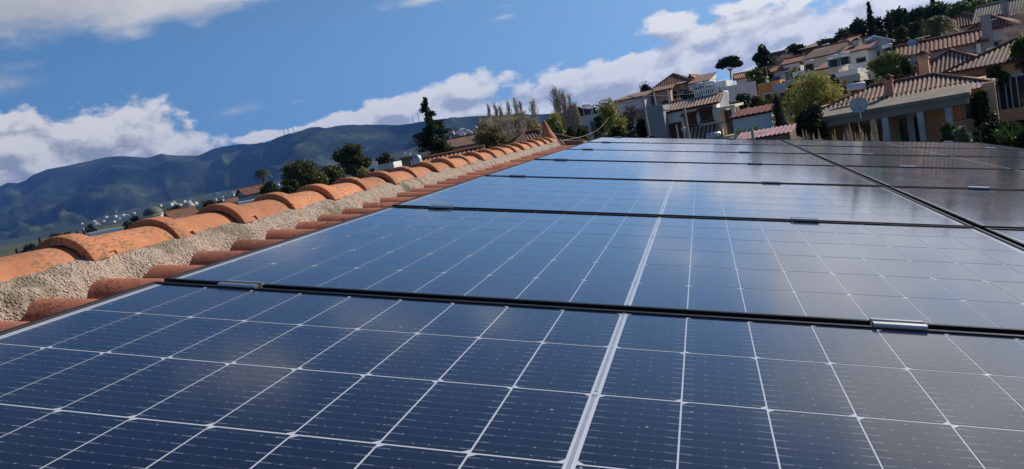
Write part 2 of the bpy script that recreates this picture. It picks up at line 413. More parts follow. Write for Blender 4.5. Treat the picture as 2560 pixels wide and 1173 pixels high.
# pebbly mortar bed under the ridge
mb = MB(); rows = []; Y0m, Y1m = -1.62, 7.35
ny = int((Y1m-Y0m)/.011); prof = 13
def nz(x, y, z, s_): return noise.noise(Vector((x*s_, y*s_, z*s_)))
for i in range(ny+1):
    y = Y0m + .011*i; ph = ((y - B0)/BP + .5) % 1 - .5; cr = max(0, math.cos(ph*math.pi*1.25))**.8
    e_x = -1.332 + .018*nz(0, y, 0, 9) + .006*nz(3, y, 0, 33); e_z = -.103
    row = []
    for j in range(prof+1):
        t_ = j/prof
        if t_ < .12: x = -1.43 + .035*t_/.12; z = -.062 - .010*t_/.12
        else:
            q = (t_-.12)/.88; x = -1.395 + (e_x+1.395)*(q**.9); z = -.072 + (e_z+.072)*(q**1.5) - .080*(1-cr)*q**5; x += .028*(1-cr)*q**4
        d = .005*nz(x, y, z, 22) + .003*nz(x, y+7, z, 75)
        row.append((x + d*.5, y, z + d + .002))
    row.append((e_x-.01+.028*(1-cr), y, e_z-.05-.085*(1-cr)))
    rows.append(row)
mb.grid(rows)
rj = random.Random(3)
for k in range(-4, NR):                                             # lumps squeezed out at each overlap
    for q in range(3):
        cx, cy, cz, rr = -1.400+rj.uniform(-.006, .012), RT0+RTP*k+.035+rj.uniform(-.02, .03), -.072+rj.uniform(-.01, .01), rj.uniform(.008, .017)
        rws = []
        for a in range(6):
            th = math.pi*a/5; rws.append([(cx+rr*math.sin(th)*math.cos(b_*.785)*rj.uniform(.8, 1.2), cy+rr*math.sin(th)*math.sin(b_*.785)*rj.uniform(.8, 1.2), cz+rr*math.cos(th)) for b_ in range(8)])
        mb.grid(rws, 0, True)
mb.build('mortar_bed', M_MORTAR, home, True)
# slivers of broken tile bedded in the mortar beside the nearest overlaps
for k, (dy, rot) in enumerate(((.075, .3), (.07, .5), (.075, -.2), (.06, .8))):
    mb = MB(); mt = Matrix.Translation((-1.392, RT0+RTP*k+dy, -.072)) @ Matrix.Rotation(rot*.4, 4, 'Z') @ Matrix.Rotation(.9, 4, 'Y')
    for (a0, a1, b0, b1) in ((-.016, .016, -.024, -.019), (-.016, .016, .019, .024), (-.016, -.011, -.019, .019), (.011, .016, -.019, .019)):
        mb.box(a0, a1, b0, b1, -.012, .008, mat=mt)
    mb.build('tile_sliver', M_TC, home)
# the other side of the roof, seen only from a step to the left
mb = MB(); s2 = math.tan(2*TILT); rows = []
for i in range(43*8+1):
    y = B0 + BP*(-8.5 + i/8); z = .07*abs(math.sin(math.pi*(i/8)))
    rows.append([(-1.60, y, -.16+z-.04), (-4.6, y, -.16 - 3.0*s2 + z-.04)])
mb.grid(rows); mb.build('back_slope_tiles', M_TC2, home, True)
PI = PLANE.inverted()
M_WALL0 = mat('own_wall', (.62, .55, .45), .9, .1, 2, bump=.003)
mb = MB(); cs = [PLANE @ Vector(p) for p in ((-4.3, -1.3, 0), (2.85, -1.3, 0), (2.85, 7.3, 0), (-4.3, 7.3, 0))]
x0, x1, y0, y1 = cs[0].x+.1, cs[1].x, cs[0].y, cs[2].y
mb.box(x0, x1, y0, y1, 0, 7.35, mat=PI); mb.build('wall', M_WALL0, home)
# tiled verge along the far edge with its rounded end cap, and the timber gutter board beyond the ridge
mb = MB(); n = 12
for q in range(11):
    xa = -1.10 + .38*q
    rws = []
    for (xx, rr) in ((xa, .088), (xa+.04, .088), (xa+.045, .078), (xa+.40, .070)):
        rws.append([(xx, 7.42 - rr*math.cos(math.pi*j/n), -.155 + rr*1.05*math.sin(math.pi*j/n)) for j in range(n+1)])
    mb.grid(rws)
    mb.poly([(xa, 7.42 - .088*math.cos(math.pi*j/n), -.155 + .092*math.sin(math.pi*j/n)) for j in range(n+1)])
mb.build('verge_tile_row', M_TC, home, True)
M_TIMBER = mat('weathered_timber', (.16, .10, .07), .85, .3, 6, bump=.002)
mb = MB(); mb.box(-1.45, -.9, 8.3, 8.42, -.17, -.10); mb.build('gutter_board', M_TIMBER, home)
# small pointed clay finial at the end of the ridge
mb = MB(); mb.lathe([(0, .30), (.012, .295), (.03, .22), (.055, .10), (.075, .04), (.085, .0), (.085, -.08)], (0, 0, 0), 14)
o = mb.build('ridge_finial', M_TC, home, True); o.scale = (.9, .9, .62); o.matrix_local = Matrix.Translation((-1.52, 7.62, -.06)) @ TZ.to_4x4() @ Matrix.Rotation(R(-4), 4, 'Y') @ Matrix.Diagonal((1.1, 1.1, .72, 1))

# ------------------------------------------------------------------ the solar array
PX, PY, GX, GY, YS = 1.722, 1.143, 1.742, 1.169, -.010
HX, HY = PX/2, PY/2
def make_panel():
    root = empty('solar_module', Matrix.Identity(4), 'x', 'solar panel', 'solar panels on the tiled roof')
    fr = MB(); wd = .0095
    for (a0, a1, b0, b1) in ((-HX, HX, -HY, -HY+wd), (-HX, HX, HY-wd, HY), (-HX, -HX+wd, -HY+wd, HY-wd), (HX-wd, HX, -HY+wd, HY-wd)):
        fr.box(a0, a1, b0, b1, -.034, .0030, bev=.0008)
    fr.build('frame', M_FRAME, root)
    g = MB(); g.poly([(-HX+.004, -HY+.004, 0), (HX-.004, -HY+.004, 0), (HX-.004, HY-.004, 0), (-HX+.004, HY-.004, 0)])
    g.build('backsheet', M_SHEET, root)
    bk = MB(); bk.poly([(-HX+.011, -HY+.011, -.006), (-HX+.011, HY-.011, -.006), (HX-.011, HY-.011, -.006), (HX-.011, -HY+.011, -.006)])
    bk.build('rear_cover', M_FRAME, root)
    c_ = MB(); z = .0004; gp = .0011; ch = .0068
    for side in (-1, 1):
        for r_ in range(6):
            ya = -3*.187 + r_*.187 + .002; yb = ya + .187 - .004
            flip = (r_ % 2 == 0) ^ (side < 0)
            for i in range(9):
                xa = .005 + i*.0925 + gp; xb = xa + .0925 - 2*gp
                if side < 0: xa, xb = -xb, -xa
                if flip: c_.poly([(xa, ya, z), (xb-ch, ya, z), (xb, ya+ch, z), (xb, yb-ch, z), (xb-ch, yb, z), (xa, yb, z)])
                else: c_.poly([(xa+ch, ya, z), (xb, ya, z), (xb, yb, z), (xa+ch, yb, z), (xa, yb-ch, z), (xa, ya+ch, z)])
    c_.build('cell_grid', M_CELL, root)
    rb = MB()
    for (a, b_) in ((-.561, -.378), (-.370, .184), (.192, .561)):
        rb.box(-.0019, .0019, a+.004, b_-.004, 0.0001, .0007)
        rb.box(-.0030, .0030, b_-.003, b_+.003, 0.0001, .0009)
    rb.build('bus_ribbon', M_RIB, root)
    return root
ordn = ['nearest', 'second', 'third', 'fourth', 'fifth', 'sixth', 'farthest']
pp = make_panel()
for c_i in (0, 1):
    for r_i in range(-0, 7):
        o = pp if (c_i == 0 and r_i == 0) else copy_tree(pp)
        rj = random.Random(r_i*3+c_i)
        o.matrix_world = PLANE @ Matrix.Translation((GX*c_i, (r_i-.5)*GY + YS, 0)) @ Matrix.Rotation(rj.uniform(-.0025, .0025), 4, 'X') @ Matrix.Rotation(rj.uniform(-.0018, .0018), 4, 'Y')
        if c_i == 0:
            l = {0: 'nearest dark blue solar panel of the ridge-side column, cut by the bottom photo edge',
                 6: 'farthest solar panel of the column beside the ridge tiles, at the end of the roof'}.get(r_i, '%s solar panel from the front in the ridge-side column' % ordn[r_i])
        else:
            l = {0: 'nearest solar panel of the right-hand column, mostly cut by the photo edge',
                 6: 'farthest solar panel of the right-hand column, reflecting the ochre house'}.get(r_i, '%s solar panel from the front in the right-hand column' % ordn[r_i])
        o['label'] = l
# rails
def make_rail():
    mb = MB(); mb.box(-.02, .02, -1.3, 7.2, -.078, -.036, bev=.002)
    mb.box(-.013, .013, -1.302, -1.30, -.070, -.045)
    return mb.build('mounting_rail', M_ALU)
rails = [-.69, .415, 1.225, 2.36]
for i, x_ in enumerate(rails):
    o = make_rail(); o.matrix_world = PLANE @ Matrix.Translation((x_, 0, 0))
    tag(o, ['aluminium rail under the panels nearest the ridge tiles', 'aluminium rail under the middle of the ridge-side column of panels',
            'aluminium rail under the left part of the right-hand column', 'aluminium rail under the lowest right edge of the array'][i], 'mounting rail', 'rails under the solar panels')
def make_clamp(end=False):
    root = empty('end_clamp' if end else 'mid_clamp', Matrix.Identity(4), 'x', 'panel clamp', 'clamps holding the solar panels')
    mb = MB(); L = .0375
    P = ([(-.017, .0034), (-.016, .0078), (-.0065, .0085), (-.0065, -.012), (.0065, -.012), (.0065, .0085), (.016, .0078), (.017, .0034), (.0105, .0034),
          (.0095, .0045), (.0095, -.016), (-.0095, -.016), (-.0095, .0045), (-.0105, .0034)] if not end else
         [(-.017, .0034), (-.016, .0078), (-.0065, .0085), (-.0065, -.012), (.0065, -.012), (.0065, .004), (.0095, .004), (.0095, -.036), (-.0095, -.036), (-.0095, .0045), (-.0105, .0034)])
    a = [mb.vert((-L, y, z)) for y, z in P]; b_ = [mb.vert((L, y, z)) for y, z in P]; n = len(P)
    for i in range(n): j = (i+1) % n; mb.face((a[i], a[j], b_[j], b_[i]))
    mb.face(a[::-1]); mb.face(b_)
    mb.build('clamp_body', M_ALU, root, False, True)
    bt = MB(); bt.lathe([(0, .001), (.0035, .001), (.0035, .0), (.006, 0), (.006, -.010), (0, -.010)], (0, 0, 0), 12); bt.build('bolt', M_ALU, root, True)
    return root
pc = make_clamp(); pe = make_clamp(True); used = {0: 0, 1: 0}
seam = ['first', 'second', 'third', 'fourth', 'fifth', 'sixth']
place = ['beside the ridge tiles', 'right half of the ridge-side column', 'left half of the right-hand column', 'lowest side of the array']
for s_i in range(7):
    for r_i, x_ in enumerate(rails):
        e = s_i == 6; src = pe if e else pc
        o = src if not used[int(e)] else copy_tree(src); used[int(e)] = 1
        o.matrix_world = PLANE @ Matrix.Translation((x_ + random.uniform(-.008, .008), s_i*GY + YS + (.009 if e else 0), .0004))
        o['label'] = ('silver end clamp on the far edge, %s' % place[r_i]) if e else 'silver clamp on the %s seam from the front, %s' % (seam[s_i], place[r_i])

# ------------------------------------------------------------------ land: near ground, foothills, mountain
def hz(px): return 262.03 - .19438*(px - 1750.7)              # the true horizon in the picture
class HouseSpec: pass
GA = []                                                        # ground anchors (x, y, z)
def anchor(px, py, d, dz=0): p = at(px, py, d); GA.append((p.x, p.y, p.z + dz)); return p
def ground_z(x, y):
    sw = 0; s_ = 0
    for (a, b_, c_) in GA:
        w_ = 1/((x-a)**2 + (y-b_)**2 + 9)**1.5; sw += w_; s_ += w_*c_
    return s_/sw

# ------------------------------------------------------------------ building materials
SUNLIT_CREST = {}
def wallm(n, c_, v=.10, dirt=None): return mat(n, c_, .9, v, .6, bump=.004, bscale=6, spec=.15, dirt=dirt or tuple(x*.72 for x in c_), dscale=.5, dirt_lo=.56)
W_WHITE = wallm('wall_white', (.76, .74, .71)); W_LILAC = wallm('wall_lilac_white', (.58, .54, .55)); W_CREAM = wallm('wall_cream', (.76, .64, .48))
W_OCHRE = wallm('wall_ochre', (.74, .43, .24)); W_ORANGE = wallm('wall_orange', (.58, .25, .09)); W_BLUE = wallm('wall_pale_blue', (.36, .43, .52)); W_GREY = wallm('wall_grey', (.32, .32, .33))
W_BROWN = wallm('wall_brown', (.22, .15, .11)); W_PINK = wallm('wall_salmon', (.55, .34, .26)); W_CONC = wallm('bare_concrete', (.27, .23, .185), .2); W_STONE = wallm('wall_rough_stone', (.30, .25, .20), .3)
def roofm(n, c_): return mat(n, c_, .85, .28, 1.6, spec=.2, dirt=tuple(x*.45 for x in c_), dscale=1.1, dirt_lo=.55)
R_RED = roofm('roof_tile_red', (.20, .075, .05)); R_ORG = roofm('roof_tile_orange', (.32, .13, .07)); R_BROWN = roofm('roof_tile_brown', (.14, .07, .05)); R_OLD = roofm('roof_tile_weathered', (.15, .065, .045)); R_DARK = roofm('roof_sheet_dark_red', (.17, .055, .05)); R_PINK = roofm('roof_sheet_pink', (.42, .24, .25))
for q, c_ in ((R_RED, (.40, .21, .15)), (R_ORG, (.52, .28, .17)), (R_BROWN, (.27, .17, .13)), (R_OLD, (.50, .37, .27)), (R_DARK, (.20, .07, .06)), (R_PINK, (.48, .30, .30))): SUNLIT_CREST[q.name] = roofm(q.name+'_cover', c_)  # paler cover-tile colours paint the sunlight on the roof ribs
M_GLASS = mat('window_glass', (.03, .035, .04), .12, .3, 2, spec=.6); M_WFRAME = mat('window_frame_white', (.6, .6, .58), .6, .05, 3); M_SHUT = mat('shutter_brown', (.13, .05, .035), .7, .15, 3); M_WOOD = mat('wood_brown', (.14, .08, .05), .8, .2, 4)
M_DARK = mat('dark_opening', (.03, .03, .032), .8, .3, 2); M_RAIL = mat('railing_iron', (.05, .05, .055), .6, .1, 5); M_STEEL = mat('galvanised', (.5, .51, .53), .4, .1, 5, metal=.6); M_WPLAST = mat('white_enamel', (.72, .72, .72), .5, .05, 3)
M_POLE = mat('pole_pale', (.42, .38, .33), .8, .15, 2)

def corr(mb, O, U, V, W, top, pitch, amp, m=0):
    N = U.cross(V).normalized(); n = max(2, int(round(W/pitch)))*4; a = []; b_ = []
    for j in range(n+1):
        u = W*j/n; k = (0, .75, 1, .75)[j % 4]*amp; t_ = max(.01, top(u))
        a.append(O + U*u + N*k); b_.append(O + U*u + V*t_ + N*k)
    b0 = len(mb.v); N_ = n+1
    for p in a+b_: mb.v.append(tuple(p))
    for j in range(n): mb.face((b0+j, b0+j+1, b0+N_+j+1, b0+N_+j), 1 if j % 4 in (1, 2) else 0)  # crest faces get the paler colour, sunlit ribs painted in
def roof_mesh(kind, W, D, rise, z, over, pitch=.21, amp=.055, gable=None, y0=0):
    mb = MB(); W2 = W+2*over; D2 = D+2*over; X = Vector((1, 0, 0)); Y = Vector((0, 1, 0)); x0 = -W2/2; ya = y0-over; yb = ya+D2; walls = MB()
    tri = []
    if kind == 'hip':
        r_ = min(W2, D2)/2; L = math.hypot(r_, rise); f = lambda run: (lambda u: L*min(1, u/r_, (run-u)/r_))
        def V(dx, dy): return Vector((dx*r_, dy*r_, rise)).normalized()
        corr(mb, Vector((x0, ya, z)), X, V(0, 1), W2, f(W2), pitch, amp); corr(mb, Vector((-x0, yb, z)), -X, V(0, -1), W2, f(W2), pitch, amp)
        corr(mb, Vector((-x0, ya, z)), Y, V(-1, 0), D2, f(D2), pitch, amp); corr(mb, Vector((x0, yb, z)), -Y, V(1, 0), D2, f(D2), pitch, amp)
        if W2 >= D2: e0, e1 = Vector((x0+r_, ya+r_, z+rise)), Vector((-x0-r_, ya+r_, z+rise)); ends = [(e0, (x0, ya)), (e0, (x0, yb)), (e1, (-x0, ya)), (e1, (-x0, yb))]
        else: e0, e1 = Vector((0, ya+r_, z+rise)), Vector((0, yb-r_, z+rise)); ends = [(e0, (x0, ya)), (e0, (-x0, ya)), (e1, (x0, yb)), (e1, (-x0, yb))]
        up_ = Vector((0, 0, amp*.8))
        if (e1-e0).length > .1: mb.tube([e0+up_, e1+up_], .11, 7)
        for e, (cx, cy) in ends: mb.tube([e+up_, Vector((cx, cy, z))+up_*.5], .10, 7)
    elif kind == 'gable':
        r_ = D2/2; L = math.hypot(r_, rise); V1 = Vector((0, r_, rise)).normalized(); V2 = Vector((0, -r_, rise)).normalized()
        corr(mb, Vector((x0, ya, z)), X, V1, W2, lambda u: L, pitch, amp); corr(mb, Vector((-x0, yb, z)), -X, V2, W2, lambda u: L, pitch, amp)
        mb.tube([(x0, ya+r_, z+rise+amp*.7), (-x0, ya+r_, z+rise+amp*.7)], .11, 7)
        k = rise*(1-over/r_)
        for s_ in (-1, 1): tri.append([(s_*W/2, y0, z-.02+rise*over/r_), (s_*W/2, y0+D, z-.02+rise*over/r_), (s_*W/2, y0+D/2, z-.03+rise)]); tri.append([(s_*W/2, y0, z-.3), (s_*W/2, y0+D, z-.3), (s_*W/2, y0+D, z+rise*over/r_), (s_*W/2, y0, z+rise*over/r_)])
    elif kind == 'gabley':
        r_ = W2/2; L = math.hypot(r_, rise); V1 = Vector((r_, 0, rise)).normalized(); V2 = Vector((-r_, 0, rise)).normalized()
        corr(mb, Vector((x0, yb, z)), -Y, V1, D2, lambda u: L, pitch, amp); corr(mb, Vector((-x0, ya, z)), Y, V2, D2, lambda u: L, pitch, amp)
        mb.tube([(0, ya, z+rise+amp*.7), (0, yb, z+rise+amp*.7)], .11, 7)
        for yy in (y0, y0+D): tri.append([(-W/2, yy, z-.02), (W/2, yy, z-.02), (0, yy, z-.03+rise)])
    elif kind == 'shed':
        L = math.hypot(D2, rise); V1 = Vector((0, D2, rise)).normalized(); corr(mb, Vector((x0, ya, z)), X, V1, W2, lambda u: L, pitch, amp)
        mb.poly([(x0, ya, z-.08), (x0, yb, z+rise-.08), (-x0, yb, z+rise-.08), (-x0, ya, z-.08)])
        for s_ in (-1, 1): tri.append([(s_*W/2, y0, z-.05), (s_*W/2, y0+D, z-.05), (s_*W/2, y0+D, z-.05+rise*.95)])
    if kind != 'shed' and kind != 'flat':                    # soffit board under the eaves
        mb.box(x0, -x0, ya, ya+.05, z-.10, z-.01); mb.poly([(x0, ya, z-.05), (x0, yb, z-.05), (-x0, yb, z-.05), (-x0, ya, z-.05)])
    for t_ in tri: walls.poly(t_)
    return mb, walls

def rpair(q): return [q, SUNLIT_CREST.get(q.name, q)]
def frame_matrix(C, h, yaw=0):
    d = Vector((C.x, C.y, 0)).normalized(); rx = Vector((d.y, -d.x, 0))
    m3 = Matrix((rx, d, Vector((0, 0, 1)))).transposed()
    return Matrix.Translation((C.x, C.y, C.z-h)) @ m3.to_4x4() @ Matrix.Rotation(R(yaw), 4, 'Z')
def window(root, x, zt, w_, h_, kind='win', face='F', W=0, y=0.0, nm=None, sill=True):
    mb = MB(); t_ = .06; pr = -.05
    fm = M_WFRAME if kind in ('win', 'glass', 'arch', 'door') else M_SHUT
    if kind == 'dark': fm = M_GREYF
    M4 = Matrix.Translation((x, y, zt)) if face == 'F' else Matrix.Translation((W/2, x, zt)) @ Matrix.Rotation(R(90), 4, 'Z')
    for (a0, a1, b0, b1) in ((-w_/2-t_, w_/2+t_, -t_, t_*.8), (-w_/2-t_, w_/2+t_, -h_-t_, -h_), (-w_/2-t_, -w_/2, -h_, -t_), (w_/2, w_/2+t_, -h_, -t_)): mb.box(a0, a1, pr, .02, b0, b1, mat=M4)
    if kind in ('win', 'glass') and w_ > .7:
        nb = max(1, int(w_/.75))
        for q in range(1, nb+1): xx = -w_/2 + w_*q/(nb+1); mb.box(xx-.03, xx+.03, pr+.005, -.005, -h_, -t_, mat=M4)
    if sill: mb.box(-w_/2-.15, w_/2+.15, -.13, .01, -h_-t_-.06, -h_-t_-.002, mat=M4)
    o = mb.build(nm or ('glass_door' if kind == 'glass' else 'door' if kind == 'door' else 'window'), fm, root)
    pb_ = MB()
    if kind == 'shutter':
        for q in range(int(h_/.09)): z = -t_-.005-q*.09; pb_.box(-w_/2+.002, w_/2-.002, -.035-(.010 if q % 2 else 0), -.004, z-.085, z, mat=M4)
        pb_.build('shutter', M_SHUT, o)
    else:
        pb_.poly([M4 @ Vector(p) for p in ((-w_/2, -.012, -h_), (w_/2, -.012, -h_), (w_/2, -.012, -t_), (-w_/2, -.012, -t_))]); pb_.build('pane' if kind != 'door' else 'door_leaf', M_GLASS if kind != 'door' else M_WOOD, o)
    return o
M_GREYF = mat('frame_grey', (.2, .2, .2), .6, .05, 3)
def chimney(root, x, y, z0, w_, h_, wall, capm=None):
    mb = MB(); mb.box(x-w_/2, x+w_/2, y-w_/2, y+w_/2, z0, z0+h_, bev=.02); mb.box(x-w_*.6, x+w_*.6, y-w_*.6, y+w_*.6, z0+h_+.002, z0+h_+.08)
    for (a, b_) in ((-1, -1), (1, -1), (1, 1), (-1, 1)): mb.box(x+a*w_*.42-.05, x+a*w_*.42+.05, y+b_*w_*.42-.05, y+b_*w_*.42+.05, z0+h_+.08, z0+h_+.26)
    o = mb.build('chimney', wall, root)
    c2 = MB(); s_ = w_*.75
    base = [(x-s_, y-s_, z0+h_+.26), (x+s_, y-s_, z0+h_+.26), (x+s_, y+s_, z0+h_+.26), (x-s_, y+s_, z0+h_+.26)]
    for i in range(4): c2.poly([base[i], base[(i+1) % 4], (x, y, z0+h_+.26+w_*.5)])
    c2.poly(base[::-1]); c2.build('chimney_cap', capm or R_BROWN, o)
def house(label, xl, xr, ye, d, h, depth, yaw=0, roof='hip', rise=1.2, wall=None, rm=None, over=.4, wins=(), chim=(), name='house', cat='house', group=None, pitch=.21, amp=.055, parapet=.5, anch=True):
    C = at((xl+xr)/2, ye, d); W = (xr-xl)/F*d*1.02/max(.6, math.cos(R(yaw)))
    root = empty(name, frame_matrix(C, h, yaw), label, cat, group)
    if anch: GA.append((C.x, C.y, C.z-h)); b2 = root.matrix_world @ Vector((0, depth, 0)); GA.append((b2.x, b2.y, b2.z+.4))
    wm = wall or W_WHITE; mb = MB(); rmesh = None
    if roof == 'flat':
        mb.box(-W/2, W/2, 0, depth, -2.5, h-parapet)
        t_ = .14
        pm = MB()
        for (a0, a1, b0, b1) in ((-W/2-.04, W/2+.04, -.04, t_), (-W/2-.04, W/2+.04, depth-t_, depth+.04), (-W/2-.04, -W/2+t_, t_, depth-t_), (W/2-t_, W/2+.04, t_, depth-t_)):
            pm.box(a0, a1, b0, b1, h-parapet-.12, h, bev=.02)
        mb.build('wall', wm, root); pm.build('parapet', wm, root)
    else:
        rmesh, wl = roof_mesh(roof, W, depth, rise, h, over, pitch, amp)
        mb.box(-W/2, W/2, 0, depth, -2.5, h-.06)
        off = len(mb.v)
        for f in wl.f: mb.face([mb.vert(wl.v[i]) for i in f])
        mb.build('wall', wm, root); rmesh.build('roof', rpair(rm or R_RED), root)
    for w_ in wins:
        fx, zt, ww, hh, kd = w_[:5]; face = w_[5] if len(w_) > 5 else 'F'
        window(root, (fx-.5)*W if face == 'F' else fx*depth, h-zt, ww, hh, kd, face, W)
    for (cx, cy, cw, chh) in chim: chimney(root, (cx-.5)*W, cy*depth, h + (-.2 if roof == 'flat' else 0), cw, chh, wm)
    return root, W, h, depth
def add(root, name, m, fn, smooth=False):
    mb = MB(); fn(mb); return mb.build(name, m, root, smooth)
def railing(mb, x0, x1, y, z, hh=.9, n=None, axis='x'):
    n = n or int(abs(x1-x0)/.13)
    P = (lambda a, zz: (a, y, zz)) if axis == 'x' else (lambda a, zz: (y, a, zz))
    mb.tube([P(x0, z+hh), P(x1, z+hh)], .025, 5)
    mb.tube([P(x0, z+.06), P(x1, z+.06)], .018, 4)
    for i in range(n+1): a = x0+(x1-x0)*i/n; mb.tube([P(a, z), P(a, z+hh)], .012, 4, cap=False)

# ------------------------------------------------------------------ plants
L_PINE = leafmat('pine_needles', (.085, .098, .032)); L_PINED = leafmat('dark_pine_needles', (.034, .048, .020)); L_CYP = leafmat('cypress_foliage', (.030, .042, .020)); L_OLIVE = leafmat('willow_foliage', (.30, .26, .09))
L_YEL = leafmat('spring_foliage', (.33, .31, .08)); L_GRN = leafmat('garden_foliage', (.07, .11, .03)); L_DKG = leafmat('dark_hedge_foliage', (.036, .055, .020)); L_PALM = leafmat('palm_fronds', (.10, .12, .05)); L_CIT = leafmat('citrus_foliage', (.24, .27, .07)); L_RED = leafmat('reddish_twigs', (.19, .10, .075), .3); L_LIME = leafmat('hedge_lime', (.13, .18, .04))
M_BARK = mat('bark', (.13, .10, .075), .95, .3, 2, bump=.02, bscale=8); M_TWIG = mat('twig_grey', (.52, .43, .35), .9, .2, 2); M_PALMT = mat('palm_trunk', (.17, .13, .10), .95, .3, 6, bump=.03, bscale=10)
def leaves(name, lobes, n, size, m, parent, seed=0, flat=.0, vert=False):
    rg = np.random.default_rng(seed); vol = np.array([l[3]*l[4]*l[5] for l in lobes])**(.4 if len(lobes) > 120 else .75); idx = rg.choice(len(lobes), n, p=vol/vol.sum())
    Lb = np.array([l[:6] for l in lobes])[idx]
    d = rg.normal(size=(n, 3)); d /= np.linalg.norm(d, axis=1)[:, None]
    rr = rg.uniform(0, 1, n)**.42; bump = 1 + .22*np.sin(d[:, 0]*7+idx*2.1)*np.sin(d[:, 2]*6+idx) + rg.normal(0, .07, n)
    P = Lb[:, :3] + d*Lb[:, 3:6]*(rr*bump)[:, None]
    a = rg.normal(size=(n, 3)); a[:, 2] *= (1-flat); 
    if vert: a[:, 2] = np.abs(a[:, 2])*3+1
    a /= np.linalg.norm(a, axis=1)[:, None]
    b_ = np.cross(a, rg.normal(size=(n, 3))); b_ /= np.linalg.norm(b_, axis=1)[:, None]
    s_ = size*rg.uniform(.5, 1.3, n)[:, None]; a = a*s_; b_ = b_*s_*(.25 if vert else .62)
    V = np.stack([P-a, P-b_, P+a*1.1, P+b_], 1).reshape(-1, 3)
    me = bpy.data.meshes.new(name); me.vertices.add(4*n); me.vertices.foreach_set('co', V.ravel().astype(np.float32))
    me.loops.add(4*n); me.loops.foreach_set('vertex_index', np.arange(4*n, dtype=np.int32)); me.polygons.add(n)
    me.polygons.foreach_set('loop_start', np.arange(0, 4*n, 4, dtype=np.int32)); me.polygons.foreach_set('loop_total', np.full(n, 4, dtype=np.int32)); me.update(); me.validate(); me.materials.append(m)
    o = bpy.data.objects.new(name, me); col.objects.link(o); o.parent = parent; return o
def limb(mb, p0, p1, r0, r1, rj, n=5, sag=.08, sides=5):
    p0, p1 = Vector(p0), Vector(p1); L = (p1-p0).length; pts = []
    off = Vector((rj.uniform(-1, 1), rj.uniform(-1, 1), rj.uniform(-.3, .6)))*L*sag
    for i in range(n+1): t_ = i/n; pts.append(p0.lerp(p1, t_) + off*math.sin(math.pi*t_))
    mb.tube(pts, [r0+(r1-r0)*i/n for i in range(n+1)], sides, cap=False); return pts
KINDN = {}
